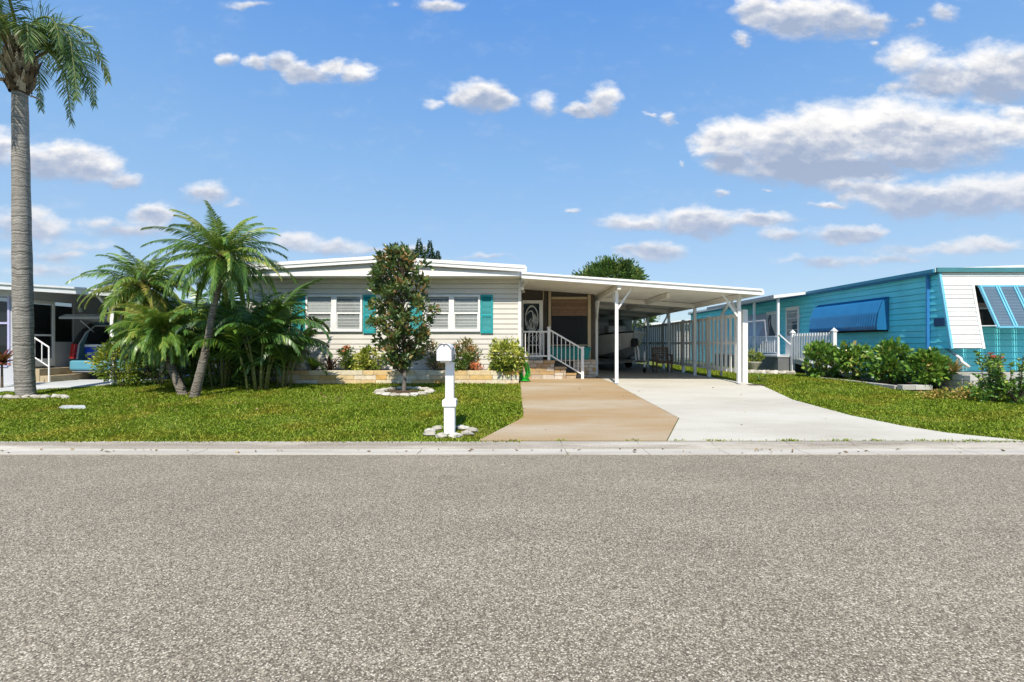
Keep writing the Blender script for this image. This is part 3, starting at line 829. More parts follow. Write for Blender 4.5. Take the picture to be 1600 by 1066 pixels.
# floodlight on the corner, under the roof edge
fl = MB(); fx, fz = .20, pz(446, 13.8)
fl.tube([(fx - .03, 13.87, fz), (fx, 13.82, fz)], .05, 10); fl.tube([(fx, 13.82, fz), (fx + .06, 13.74, fz + .06)], .016, 6)
fl.lathe((0, 0, 0), [(.001, 0)], 3) if False else None
fl.tube([(fx + .04, 13.78, fz + .05), (fx + .07, 13.70, fz + .09), (fx + .10, 13.62, fz + .10)], [.025, .04, .06], 10)
fl.tube([(fx - .01, 13.80, fz - .02), (fx - .01, 13.73, fz - .07), (fx - .01, 13.66, fz - .11)], [.02, .035, .05], 10)
fl.build('floodlight', M_white, house, smooth=False)
# globe lamp beside the porch door
gl = MB(); gl.rock((.235, YP - .10, pz(456, YP)), (.05, .05, .05), 3, n=10, m=8); gl.build('porch_lamp', M_white, house, smooth=True)

# ------------------------------------------------------------------ stone courses
def courses(mb, x0, x1, y0, y1, z0, heights, lens, seed, axis='x', gold=.0, gap=.008, proud=.012):
    g = random.Random(seed); z = z0
    for hgt in heights:
        a = x0 - g.random() * lens[0] * .5
        while a < x1:
            l = lens[0] + (lens[1] - lens[0]) * g.random(); b = min(a + l, x1); aa = max(a, x0)
            if x1 - b < lens[0] * .35: b = x1
            if b - aa > .04:
                o = proud * g.random(); t = min(1, g.random() ** (1 - gold))
                if axis == 'x': mb.box(aa + gap / 2, b - gap / 2, y0 - o, y1, z + gap / 2, z + hgt - gap / 2, t)
                else: mb.box(y0, y1 + o, aa + gap / 2, b - gap / 2, z + gap / 2, z + hgt - gap / 2, t)
            a = b if b < x1 else x1 + 1
        z += hgt

YPL = 13.08
planter = thing('planter_wall', 'low raised planter wall of tan and gold flagstone along the house front', 'planter', (-3.3, YPL, .4))
PX0, PX1 = -6.45, .085
s = MB(); courses(s, PX0, PX1, YPL, YPL + .16, .40, (.125, .125, .125), (.28, .72), 5)
courses(s, YPL + .17, YW - .02, PX1 - .15, PX1, .40, (.125, .125, .125), (.25, .5), 8, axis='y')
s.build('stonework', M_stone, planter, bevel=.006)
bx(PX0 + .01, PX1 - .012, YPL + .012, YPL + .155, .36, .768).build('mortar_core', M_mortar, planter)
M_mulch = attrmat('mulch', [(0, (.05, .03, .018)), (1, (.14, .085, .05))], var=.4)
bx(PX0 + .02, PX1 - .152, YPL + .157, YW - .02, .36, .735).build('soil', M_mulch, planter)

# ------------------------------------------------------------------ porch steps, railing, teal box
YS = 14.6
steps = thing('porch_steps', 'tan stone porch landing with steps going down to the right', 'steps', (.9, YS, .43))
LX1 = px(866, YS); S1 = px(884.5, YS); S2 = px(900, YS)
s = MB(); courses(s, .165, LX1, YS, YS + .12, .43, (.13, .115, .115, .115), (.22, .42), 3)
s.build('landing_front', M_brick, steps, bevel=.005)
bx(.165, LX1 - .01, YS + .01, YP - .03, .40, .903).build('landing_core', M_mortar, steps)
s = MB(); courses(s, .16, LX1 + .02, YS - .03, YP - .031, .905, (.095,), (.3, .5), 12, gold=.3); s.build('landing_cap', M_brick, steps, bevel=.006)
for xa, xb, zt in ((LX1 + .002, S1, .805), (S1 + .002, S2, .615)):
    s = MB(); nn_ = int(round((zt - .43 - .07) / .1)); courses(s, xa, xb, YS + .002, YS + .5, .43, ((zt - .5) / nn_,) * nn_, (.2, .35), int(zt * 100), gold=.45)
    courses(s, xa, xb + .015, YS - .02, YP - .2, zt - .07, (.07,), (.3, .5), int(zt * 90), gold=.5)
    st_ = s.build('step', M_brick, steps, bevel=.005)
plinth = MB(); courses(plinth, S2 + .06, 2.50, YP - .16, YP - .02, .43, (.105, .105, .105, .105, .12), (.16, .3), 21)
plinth_o = plinth.build('porch_plinth', M_brick, house, bevel=.005)
bx(S2 + .06, 2.49, YP - .15, YP, .42, .965).build('plinth_core', M_mortar, house)

rail = thing('porch_railing', 'white baluster railing on the porch landing sloping down beside the steps', 'railing', (1.0, YS, 1.0))
YR = YS + .02
xa, xb, xc = .185, px(857.5, YR), px(910, YR)
ztop, zbot = pz(518.5, YR), pz(556.5, YR)
def newel(x, z0, z1, w=.085):
    m_ = MB(); m_.box(x - w / 2, x + w / 2, YR - w / 2, YR + w / 2, z0, z1); m_.box(x - w / 2 - .012, x + w / 2 + .012, YR - w / 2 - .012, YR + w / 2 + .012, z1, z1 + .025)
    return m_.build('newel_post', M_white, rail, bevel=.004)
newel(xa + .005, 1.0, pz(513, YR), .05); newel(xb, .985, pz(512, YR)); newel(xc, .43, pz(543, YR))
MB().bar((xa, YR, ztop), (xb - .045, YR, ztop), .05, .045).build('top_rail', M_white, rail)
MB().bar((xa, YR, zbot), (xb - .045, YR, zbot), .04, .04).build('bottom_rail', M_white, rail)
tA, tB = (xb + .04, YR, pz(516, YR)), (xc - .04, YR, pz(544, YR)); bA, bB = (xb + .04, YR, pz(555, YR)), (xc - .04, YR, pz(584, YR))
MB().bar(tA, tB, .05, .045).build('top_rail', M_white, rail); MB().bar(bA, bB, .04, .04).build('bottom_rail', M_white, rail)
for k in range(6):
    x = xa + .1 + k * (xb - xa - .14) / 6
    MB().box(x - .011, x + .011, YR - .011, YR + .011, zbot, ztop).build('baluster', M_white, rail)
for k in range(7):
    q = (k + .7) / 7.4; x = tA[0] + (tB[0] - tA[0]) * q
    MB().box(x - .011, x + .011, YR - .011, YR + .011, bA[2] + (bB[2] - bA[2]) * q, tA[2] + (tB[2] - tA[2]) * q).build('baluster', M_white, rail)

tb = MB(); X0, X1, Y0, Y1, Z0, Z1 = 1.02, 2.38, YP - .62, YP - .17, 1.0, 1.40
X0, X1, Y0, Y1, Z0, Z1 = .98, 2.33, YP - .50, YP - .04, 1.0, 1.36
tb.prism([(X0 + .05, Y0 + .02, Z0), (X1 - .06, Y0 + .02, Z0), (X1, Y0, Z1), (X0, Y0, Z1)], (0, Y1 - Y0, 0))
t_ = thing('storage_box', 'long teal plastic box on the brick ledge below the porch screen', 'storage box', (1.7, YP - .3, 1.0))
tb.build('bin', M_teal_box, t_, bevel=.015)
bx(X0 - .02, X1 + .015, Y0 - .02, Y1, Z1 + .001, Z1 + .035).build('rim', M_teal_box, t_, bevel=.012)
bx(LX1 + .02, 2.50, YP - .48, YP - .17, .955, .998).build('ledge', M_brick, house, bevel=.006)
ls = MB(); courses(ls, S2 + .02, 2.50, YP - .46, YP - .165, .43, (.105, .105, .105, .105, .10), (.16, .3), 27); ls.build('ledge_base', M_brick, house, bevel=.005)

# chairs inside the screened porch, pale frames
def porch_chair(loc, label, h=1.0):
    c = thing('porch_chair', label, 'chair', loc, 'pale chairs inside the screened porch')
    for sx in (-.2, .2):
        for sy in (-.2, .2):
            MB().box(sx - .018, sx + .018, sy - .018, sy + .018, 0, h if sy > 0 else .45).build('leg', M_grey, c)
    bx(-.23, .23, -.23, .23, .42, .46).build('seat', M_grey, c, bevel=.01)
    b = MB(); b.box(-.182, .182, .185, .215, h - .06, h)
    for k in range(4): b.box(-.13 + k * .08, -.11 + k * .08, .19, .21, .47, h - .06)
    b.build('backrest', M_grey, c)
    return c
porch_chair((1.45, 17.2, ZFL), 'taller pale chair behind the porch screen, left of the other')
porch_chair((2.05, 16.8, ZFL), 'shorter pale chair behind the porch screen, nearer the carport', .82)
# white cafe chair behind railing, on the landing
cc = thing('landing_chair', 'small white scrollwork metal chair behind the porch railing', 'chair', (.56, YP - .45, 1.0))
for sx in (-.17, .17):
    for sy in (-.17, .17): MB().tube([(.56 + sx * 1.2, YP - .45 + sy * 1.2, 1.0), (.56 + sx, YP - .45 + sy, 1.44)], .012, 6).build('leg', M_white, cc)
MB().lathe((.56, YP - .45, 1.44), [(.19, 0), (.2, .012), (.19, .025)], 18).build('seat', M_white, cc)
b = MB()
arc = [(.56 + .18 * math.cos(t), YP - .28, 1.62 + .26 * math.sin(t)) for t in np.linspace(-.5, PI + .5, 14)]
b.tube(arc, .011, 6)
for sx in (-.07, .07):
    b.tube([(.56 + sx + .06 * math.cos(t), YP - .28, 1.66 + .1 * math.sin(t)) for t in np.linspace(0, 2 * PI, 12)], .008, 5)
b.build('backrest', M_white, cc)

# green garden hose hung off the planter corner
M_hose = mat('green_hose', (.02, .42, .03), .4, .2, 9)
h = MB(); g = random.Random(4); hx, hy = .19, 13.55
for k in range(14):
    w = .06 + .035 * g.random(); ox = g.uniform(-.05, .06); oy = g.uniform(-.12, .05); zt = .96 + .10 * g.random(); zb = .50 + .05 * g.random(); sp = 1.3 + g.random()
    pts = []
    for t in np.linspace(0, 2 * PI, 22):
        q = (1 - math.cos(t)) / 2
        pts.append((hx + ox + w * math.sin(t) * (1 + .7 * q) + .05 * q, hy + oy + .02 * math.sin(2 * t), zt - (zt - zb) * q))
    h.tube(pts, .0115, 6, False)
for k in range(4):
    r_ = .10 + .012 * k; h.tube([(hx + .06 + r_ * math.cos(t), hy - .02 + r_ * .8 * math.sin(t), .475 + .02 * (k % 3)) for t in np.linspace(0, 2 * PI, 22)], .0115, 6, False)
o = h.build('garden_hose', M_hose, None, smooth=True); tag(o, 'bright green garden hose hanging in loops at the planter end', 'hose')

# ================================================================== carport
cp = thing('carport', 'white carport with thin posts and open sides joined to the cream house', 'carport', (4.3, 13, .43))
CX0, CX1, CYF, CYB = .17, 6.36, 12.6, 24.8
rm = MB(); rm.prism([(CX0, CYF + .03, zc(CX0)), (CX1, CYF + .03, zc(CX1)), (CX1, CYF + .03, zc(CX1) - .07), (CX0, CYF + .03, zc(CX0) - .07)][::-1], (0, CYB - CYF, 0)); rm.build('roof', M_roof, cp)
cl = MB(); 
cl.prism([(CX0 + .02, CYF + .04, zc(CX0) - .072), (CX1 - .02, CYF + .04, zc(CX1) - .072), (CX1 - .02, CYF + .04, zc(CX1) - .094), (CX0 + .02, CYF + .04, zc(CX0) - .094)][::-1], (0, CYB - CYF - .05, 0))
y = CYF + .35
while y < CYB - .1:
    cl.bar((CX0 + .05, y, zc(CX0) - .096), (CX1 - .05, y, zc(CX1) - .096), .02, .012); y += .305
cl.build('ceiling', M_ceiling, cp)
fa = MB()
fa.prism([(CX0 - .02, CYF, zc(CX0) - .035), (CX1 + .01, CYF, zc(CX1) - .035), (CX1 + .01, CYF, zc(CX1) - .145), (CX0 - .02, CYF, zc(CX0) - .145)][::-1], (0, .028, 0)); fa.build('fascia', M_white, cp)
ft = MB(); ft.prism([(CX0 - .02, CYF - .035, zc(CX0) + .012), (CX1 + .03, CYF - .035, zc(CX1) + .012), (CX1 + .03, CYF - .035, zc(CX1) - .035), (CX0 - .02, CYF - .035, zc(CX0) - .035)][::-1], (0, .06, 0)); ft.build('fascia_cap', M_white, cp)
gt = MB(); gt.prism([(CX1 + .012, CYF + .03, zc(CX1) - .03), (CX1 + .09, CYF + .03, zc(CX1) - .03), (CX1 + .09, CYF + .03, zc(CX1) - .13), (CX1 + .012, CYF + .03, zc(CX1) - .13)], (0, CYB - CYF, 0)); gt.build('gutter', M_whitemetal, cp)
LXP, RXP = 2.69, 5.96
PYS = (13.0, 16.2, 18.95, 22.0, 24.5)
zb = lambda x: zc(x) - .10
for x in (LXP, 4.33, RXP):
    MB().box(x - .045, x + .045, CYF + .06 if x == LXP else (CYF + 1.2 if x == 4.33 else CYF + .3), CYB - .1, zb(x) - .15, zb(x) - .006).build('beam', M_ceiling, cp)
for y in PYS[1:]:
    MB().bar((LXP + .046, y, zb(LXP) - .08), (RXP - .046, y, zb(RXP) - .08), .09, .14).build('cross_beam', M_ceiling, cp)
pw_ = .086
for y in PYS:
    for x in (LXP, RXP):
        if x == LXP and y > 17: continue
        p = MB(); p.box(x - pw_ / 2, x + pw_ / 2, y - pw_ / 2, y + pw_ / 2, .44, zb(x) - .151)
        p.box(x - .06, x + .06, y - .06, y + .06, .44, .452); p.build('post', M_whitemetal, cp, bevel=.004)
def brace(a, b): MB().bar(a, b, .05, .045).build('brace', M_whitemetal, cp)
brace((LXP + .04, 13.0, zb(LXP) - .62), (LXP + .42, 13.0, zb(LXP + .42) - .03)); brace((LXP, 13.05, zb(LXP) - .62), (LXP, 13.5, zb(LXP) - .16))
brace((RXP - .04, 13.0, zb(RXP) - .60), (RXP - .44, 13.0, zb(RXP - .44) - .03)); brace((RXP, 13.05, zb(RXP) - .55), (RXP, 13.45, zb(RXP) - .16))
brace((LXP, 16.15, zb(LXP) - .75), (LXP, 15.75, zb(LXP) - .16)); brace((RXP - .04, 24.5, zb(RXP) - .7), (RXP - .5, 24.5, zb(RXP) - .16)); brace((RXP, 24.45, zb(RXP) - .6), (RXP, 24.05, zb(RXP) - .16))
# downspouts with their elbows, on the gutter side
for y in (14.7, 20.6):
    ds = MB(); gx = CX1 + .05
    ds.tube([(gx, y, zc(CX1) - .12), (gx, y, zc(CX1) - .22), (gx - .03, y + .03, zc(CX1) - .32), (gx - .03, y + .35, zc(CX1) - .47), (gx - .03, y + .42, zc(CX1) - .56), (gx - .03, y + .42, .5)], .038, 10)
    ds.build('downspout', M_whitemetal, cp, smooth=True)
# shed wall closing the back, and the inner side wall
shed = thing('storage_shed', 'grey panelled shed wall closing the back of the carport', 'shed', (4.2, 24.9, .43))
lap(MB(), 2.54, 5.9, .45, 2.78, 24.75, step=.2).build('front_wall', M_shed, shed)
MB().prism([(2.54, 24.76, 2.78), (5.9, 24.76, 2.78), (5.9, 24.76, 2.83), (2.54, 24.76, 3.06)], (0, .05, 0)).build('gable', M_shed, shed)
bx(2.54, 5.9, 24.82, 27.5, .43, 2.72).build('body', M_shed, shed)
lap(MB(), YP + .06, 24.7, .45, 3.02, 2.535, step=.2, axis='y', sgn=1).build('porch_side_wall', M_siding, house)
bx(2.50, 2.53, YP + .055, 24.7, .43, 3.03).build('porch_side_core', M_siding, house)

# ================================================================== privacy fence
M_fence = mat('white_fence_boards', (.72, .72, .70), .5, .08, 3, dirt=(.42, .42, .40), dirt_amt=.4, dirt_scale=(1, 1, .4))
fence = thing('privacy_fence', 'white vertical board privacy fence along the right side of the carport', 'fence', (6.24, 18, .43))
FX = 6.22; y = 13.25
MB().box(FX - .07, FX + .07, y - .07, y + .07, .40, 2.42).build('fence_post', M_white, fence, bevel=.006)
y += .07
for k in range(5):
    y1 = y + 2.2 + .1; p = MB()
    zt = 2.33; zlo = .70
    for zz in (zlo, 1.47, zt - .09): p.box(FX - .02, FX + .02, y + .002, y1 - .002, zz, zz + .09)
    n = 15; st_ = (y1 - y) / n
    for i in range(n):
        c_ = y + (i + .5) * st_
        o_ = -.036 if i % 2 == 0 else .036
        p.box(FX + o_ - .013, FX + o_ + .013, c_ - .058, c_ + .058, zlo - .02, zt + .01)
    p.build('fence_panel', M_fence, fence)
    MB().box(FX - .05, FX + .05, y1 + .002, y1 + .102, .40, 2.38).build('fence_post', M_white, fence, bevel=.006)
    y = y1 + .104
# mulch strip under the fence
tag(profile_sheet('mulch_bed', [(12.7, .418), (26, .448)], 6.12, 6.55, M_mulch), kind='structure')

# ================================================================== mailbox
mx, my = px(703, 7.6), 7.6
mzb = gz(my)
mb_ = thing('mailbox', 'white arched mailbox on a square white post at the kerb', 'mailbox', (mx, my, mzb))
M_mail = mat('white_plastic', (.80, .80, .80), .4, .03, 3, dirt=(.62, .6, .55), dirt_amt=.2)
z627, z563 = pz(627, my), pz(563, my)
p = bx(mx - .082, mx + .082, my - .082, my + .082, mzb - .05, z627 - .03); p.build('post_base', M_mail, mb_, bevel=.006)
p = MB(); p.box(mx - .105, mx + .105, my - .105, my + .105, z627 - .07, z627 + .02)
p.prism([(mx - .105, my - .105, z627 + .0205), (mx + .105, my - .105, z627 + .0205), (mx + .105, my + .105, z627 + .0205), (mx - .105, my + .105, z627 + .0205)], (0, 0, .001))
b0 = len(p.v); q = .068
p.add([(mx - .105, my - .105, z627 + .022), (mx + .105, my - .105, z627 + .022), (mx + .105, my + .105, z627 + .022), (mx - .105, my + .105, z627 + .022), (mx - q, my - q, z627 + .05), (mx + q, my - q, z627 + .05), (mx + q, my + q, z627 + .05), (mx - q, my + q, z627 + .05)], [(0, 1, 5, 4), (1, 2, 6, 5), (2, 3, 7, 6), (3, 0, 4, 7), (4, 5, 6, 7)])
p.build('collar', M_mail, mb_, bevel=.004)
bx(mx - .064, mx + .064, my - .064, my + .064, z627 + .02, z563 - .03).build('post', M_mail, mb_, bevel=.005)
bcx, hw, yf, yr_ = mx - .055, .105, 7.36, 7.86
zb_, zs = pz(563.5, 7.36), pz(548, 7.36)
def arch(s=1.0, dz=0):
    pts = [(bcx - hw * s, zb_ + dz), (bcx + hw * s, zb_ + dz)]
    pts += [(bcx + hw * s * math.cos(t), zs + hw * s * 1.0 * math.sin(t)) for t in np.linspace(0, PI, 15)]
    return pts
bm_ = MB(); bm_.prism([(x, yf, z) for x, z in arch()], (0, yr_ - yf, 0)); body = bm_.build('box', M_mail, mb_, bevel=.004)
dm = MB(); dm.prism([(x, yf - .022, z) for x, z in arch(1.06, -.004)], (0, .021, 0)); dm.build('door', M_mail, mb_, bevel=.006)
M_dgrey = mat('dark_grey_trim', (.16, .165, .18), .5, .1, 5)
tr_ = MB()
for s0 in (-1, 1):
    pts = [(bcx + s0 * hw * .98 * math.cos(t), yf - .026, zs + hw * 1.0 * math.sin(t) * (1 if t < 1.15 else 1 - .18 * (t - 1.15))) for t in np.linspace(.25, PI / 2 - .02, 9)]
    tr_.tube(pts, .0075, 6)
tr_.box(bcx - .012, bcx + .012, yf - .045, yf - .022, zs + hw * .80, zs + hw * .95); tr_.build('door_latch', M_dgrey, mb_)
fg = MB(); fx_ = bcx + hw + .004
fg.box(fx_, fx_ + .008, 7.50, 7.53, zs - .12, zs + .05); fg.box(fx_, fx_ + .008, 7.53, 7.60, zs - .0, zs + .05); fg.rock((fx_ + .004, 7.515, zs - .12), (.012, .016, .016), 1); fg.build('flag', M_dgrey, mb_)
# house number on the side: small dark strokes
hn = MB()
for k in range(3):
    yy = 7.62 + k * .06; hn.box(fx_ - .002, fx_ + .003, yy, yy + .035, zs - .075, zs - .067); hn.box(fx_ - .002, fx_ + .003, yy, yy + .035, zs - .145, zs - .137); hn.box(fx_ - .002, fx_ + .003, yy + .027, yy + .035, zs - .137, zs - .075); hn.box(fx_ - .002, fx_ + .003, yy, yy + .008, zs - .137, zs - (.105 if k == 1 else .137) + .001)
hn.build('house_number', M_dgrey, mb_)
bx(bcx - .07, bcx + .07, 7.42, 7.78, z563 - .029, zb_ - .001).build('bracket', M_mail, mb_)

# pale stones round its foot
M_rock = attrmat('pale_stone', [(0, (.34, .31, .25)), (.6, (.48, .45, .38)), (1, (.60, .57, .51))], bump=.7, bscale=25, var=.3, vscale=6)
def stone(x, y, r, seed, label, group, z=None, m=None):
    z = gz(y) if z is None else z
    t = MB().rock((x, y, z + r[2] * .45), r, seed, rnd=(seed * .37) % 1, n=9, m=6)
    o = t.build('edging_stone', m or M_rock, None, smooth=False, bevel=0); tag(o, label, 'stone', group)
g = random.Random(2)
for k in range(9):
    t = 2 * PI * (k + .35) / 9; r0 = .29 + .04 * g.random()
    x, y = mx + r0 * math.cos(t) * 1.05, my + .0 + r0 * .95 * math.sin(t)
    stone(x, y, (.085 + .02 * g.random(), .07 + .02 * g.random(), .045), k + 1, 'pale flat stone in the ring round the mailbox post', 'stones round the mailbox')
# ================================================================== palms
def trunk_mat(name, lo, hi, ring, rings=34, ring_dark=.5, moss=None):
    """bark with leaf-scar rings running round the trunk"""
    m, nt, out = newmat(name)
    v = coords(nt)
    wob = noise_tex(nt, coords(nt, (3, 3, 1.2)), 2, 4)
    sep = N(nt, 'SeparateXYZ'); L(nt, v, sep.inputs[0])
    mm = N(nt, 'Math'); mm.operation = 'MULTIPLY_ADD'; mm.inputs[1].default_value = .16; L(nt, wob, mm.inputs[0]); L(nt, sep.outputs[2], mm.inputs[2])
    cb = N(nt, 'CombineXYZ'); L(nt, mm.outputs[0], cb.inputs[2])
    rn = N(nt, 'TexNoise'); rn.noise_dimensions = '1D'; rn.inputs['Scale'].default_value = rings; rn.inputs['Detail'].default_value = 3; L(nt, mm.outputs[0], rn.inputs['W'])
    n2 = noise_tex(nt, v, 7, 7, .65)
    col = ramp(nt, n2, [(.3, lo), (.7, hi)])
    rd = N(nt, 'MapRange'); rd.inputs[1].default_value = .50; rd.inputs[2].default_value = .62; rd.inputs[4].default_value = ring_dark; L(nt, rn.outputs['Fac'], rd.inputs[0])
    col = mix(nt, rd.outputs[0], col, ring)
    if moss:
        n3 = noise_tex(nt, coords(nt, (2, 2, .6)), 1.3, 5); r3 = N(nt, 'MapRange'); r3.inputs[1].default_value = .5; r3.inputs[2].default_value = .75; r3.inputs[4].default_value = .5; L(nt, n3, r3.inputs[0])
        col = mix(nt, r3.outputs[0], col, moss)
    p = N(nt, 'BsdfPrincipled'); p.inputs['Roughness'].default_value = .9; p.inputs['Specular IOR Level'].default_value = .15
    L(nt, col, p.inputs['Base Color'])
    ad = N(nt, 'Math'); ad.operation = 'ADD'; L(nt, rn.outputs['Fac'], ad.inputs[0]); L(nt, n2, ad.inputs[1])
    L(nt, bumpn(nt, ad.outputs[0], .8, .03), p.inputs['Normal']); L(nt, p.outputs[0], out.inputs[0])
    return m

M_qtrunk = trunk_mat('queen_palm_bark', (.20, .185, .165), (.36, .335, .30), (.10, .09, .08), 22, .6)
M_ptrunk = trunk_mat('date_palm_bark', (.12, .10, .08), (.27, .24, .20), (.05, .04, .032), 30, .7, moss=(.36, .35, .32))
M_boots = attrmat('leaf_boots', [(0, (.05, .035, .02)), (.5, (.18, .13, .08)), (1, (.42, .36, .27))], var=.4, vscale=12)
GREEN = [(0, (.012, .035, .012)), (.4, (.03, .075, .018)), (.7, (.065, .125, .022)), (.88, (.13, .17, .03)), (1, (.22, .20, .05))]
M_qfrond = leafmat('queen_palm_fronds', [(0, (0.030, 0.076, 0.030)), (.45, (0.068, 0.144, 0.040)), (.8, (0.144, 0.220, 0.051)), (1, (0.423, 0.389, 0.135))], trans=.25)
M_pfrond = leafmat('date_palm_fronds', [(0, (0.035, 0.096, 0.024)), (.4, (0.090, 0.199, 0.035)), (.7, (0.178, 0.308, 0.047)), (.85, (0.319, 0.399, 0.070)), (1, (0.538, 0.478, 0.119))], trans=.28, rough=.35, spec=.5)
M_yfrond = leafmat('yellowing_fronds', [(0, (0.068, 0.144, 0.027)), (.4, (0.169, 0.236, 0.034)), (.7, (0.371, 0.355, 0.059)), (1, (0.540, 0.371, 0.135))], trans=.28, rough=.4)
M_areca = leafmat('areca_fronds', [(0, (0.021, 0.064, 0.021)), (.5, (0.052, 0.136, 0.028)), (.8, (0.119, 0.249, 0.035)), (1, (0.340, 0.438, 0.060))], trans=.3, rough=.35, spec=.5)

def trunk(name, pts, rads, m, parent, n=14, wob=.03, seed=1):
    """smooth tapered trunk through pts"""
    P = [Vector(p) for p in pts]; out = []; rr = []
    segs = 14
    for i in range(len(P) - 1):
        p0 = P[max(i - 1, 0)]; p1 = P[i]; p2 = P[i + 1]; p3 = P[min(i + 2, len(P) - 1)]
        for k in range(segs if i < len(P) - 2 else segs + 1):
            t = k / segs
            q = .5 * ((2 * p1) + (-p0 + p2) * t + (2 * p0 - 5 * p1 + 4 * p2 - p3) * t * t + (-p0 + 3 * p1 - 3 * p2 + p3) * t ** 3)
            out.append(q); rr.append((rads[i] * (1 - t) + rads[i + 1] * t) * (1 + wob * math.sin(len(out) * 1.9 + seed) * .6))
    return MB().tube(out, rr, n).build(name, m, parent, smooth=True)

# ---- tall queen palm at the left
qx, qy = px(37, 11.1), 11.1
qp = thing('queen_palm', 'tall queen palm with grey ringed trunk and drooping feather fronds at far left', 'palm tree', (qx, qy, gz(qy)))
zt = pz(142, qy)
trunk('trunk', [(qx + .08, qy, gz(qy) - .1), (qx + .02, qy, gz(qy) + .5), (qx - .03, qy, 3.2), (px(31, qy), qy, zt)], [.170, .180, .176, .138], M_qtrunk, qp, 18)
bt = MB(); g = random.Random(3); tx = px(31, qy)
for k in range(190):
    q = k / 190; az = k * 2.4; z = zt - .08 + q * 1.1; r0 = .15 + .08 * math.sin(PI * min(1, q * 1.2 + .1))
    d = Vector((math.cos(az), math.sin(az), 0)); s_ = Vector((-math.sin(az), math.cos(az), 0)); l = .16 + .34 * g.random() * (1 if g.random() < .8 else -.6); fl_ = .04 + .20 * g.random() ** 2; s_ = (s_ + Vector((0, 0, g.gauss(0, .25)))).normalized()
    p0 = Vector((tx, qy, z)) + d * r0; p1 = p0 + Vector((0, 0, l)) + d * fl_
    bt.add([p0 - s_ * .06, p0 + s_ * .06, p1 + s_ * .014, p1 - s_ * .014, p0 + d * .06 + Vector((0, 0, l * .4))], [(0, 1, 4), (1, 2, 4), (2, 3, 4), (3, 0, 4)], g.random())
bt.lathe((tx, qy, zt - .05), [(.15, 0), (.18, .3), (.18, .9), (.10, 1.5)], 12, .15)
bt.build('leaf_boots', M_boots, qp)
cz = zt + .95
QF = [ # azimuth (deg, 0 = right, -90 = toward the camera), first elevation, length, droop
 (-4, 72, 3.0, 5.8), (12, 74, 2.0, 4.4), (-38, 76, 1.9, 4.8), (40, 72, 2.0, 4.8), (-80, 72, 2.2, 5.0), (-105, 80, 2.6, 3.6), (80, 72, 2.6, 3.8), (125, 70, 2.8, 4.0),
 (165, 68, 2.9, 4.4), (-165, 72, 3.0, 4.0), (-130, 68, 2.5, 4.8), (20, 84, 2.2, 3.0), (-60, 84, 2.4, 2.4), (190, 64, 3.0, 5.2), (100, 66, 2.7, 4.8), (-20, 82, 2.1, 3.6), (-120, 84, 2.8, 1.8), (-95, 66, 2.2, 5.4), (-150, 82, 3.0, 2.6), (60, 80, 2.4, 3.2), (150, 80, 3.0, 3.0), (25, 70, 1.9, 6.0)]
for i, (az, el, le, dr) in enumerate(QF):
    frond_obj('frond', M_qfrond, qp, (tx + .12 * math.cos(math.radians(az)), qy + .12 * math.sin(math.radians(az)), cz - .15), math.radians(az), math.radians(el), le, dr, 100, .60, .020,
              ang=1.15, vfold=.15, ldroop=.42, start=.2, seed=40 + i, plume=.6, petiole=.045)
# hanging dry inflorescence stalks
sk = MB()
for az, dz in ((-.6, .3), (2.7, -.2), (.5, .15)):
    sk.tube([(tx, qy, cz - .4), (tx + .45 * math.cos(az), qy + .45 * math.sin(az), cz + dz * .4), (tx + .8 * math.cos(az), qy + .8 * math.sin(az), cz + dz)], [.035, .025, .01], 6)
sk.build('flower_stalk', M_boots, qp)

# ---- the clump of pygmy date palms on the lawn
def pygmy(label, pts, rads, crown, nf, le, seed, mat_, up=(-.5, 1.42), dr=(1.2, 2.1), lmul=1.0, shaft=True, skirt=None):
    t = thing('date_palm', label, 'palm tree', (pts[0][0], pts[0][1], gz(pts[0][1])), 'date palms clumped on the left lawn')
    trunk('trunk', pts, rads, M_ptrunk, t, 12, .06, seed)
    g = random.Random(seed)
    if shaft:
        b = MB()
        for k in range(46):
            q = k / 46; az = k * 2.4; z = crown[2] - .34 + q * .42; r0 = rads[-1] * 1.0; d = Vector((math.cos(az), math.sin(az), 0)); s_ = Vector((-math.sin(az), math.cos(az), 0)); l = .10 + .12 * g.random()
            p0 = Vector((crown[0], crown[1], z)) + d * r0; p1 = p0 + Vector((0, 0, l)) + d * (.05 + .05 * g.random())
            b.add([p0 - s_ * .045, p0 + s_ * .045, p1 + s_ * .015, p1 - s_ * .015], [(0, 1, 2, 3)], g.random() * .6)
        b.lathe((crown[0], crown[1], crown[2] - .36), [(rads[-1] * .95, 0), (rads[-1] * 1.15, .2), (rads[-1] * .8, .42), (.02, .55)], 10, .3)
        b.build('leaf_boots', M_boots, t)
    for i in range(nf):
        q = (i + .5) / nf
        az = i * 2.39996 + g.uniform(-.2, .2)
        el = up[1] + (up[0] - up[1]) * q ** .8 + g.uniform(-.12, .12)
        l = le * (.72 + .36 * math.sin(PI * min(1, q * .9 + .12))) * g.uniform(.9, 1.08)
        d_ = dr[0] + (dr[1] - dr[0]) * q * g.uniform(.7, 1.15)
        mm = skirt if (skirt and q > .45 and g.random() < .8) else mat_
        frond_obj('frond', mm, t, (crown[0] + .04 * math.cos(az), crown[1] + .04 * math.sin(az), crown[2] + .12 * (1 - q)), az, el, l, d_, 56, .34 * lmul, .019,
                  ang=1.0, vfold=.38, ldroop=.30, start=.10, seed=seed * 100 + i, petiole=.014, rshift=.18 if q < .2 else 0)
    return t
k_ = 11.5 / F
AY = 11.0; bxA = px(303, AY)
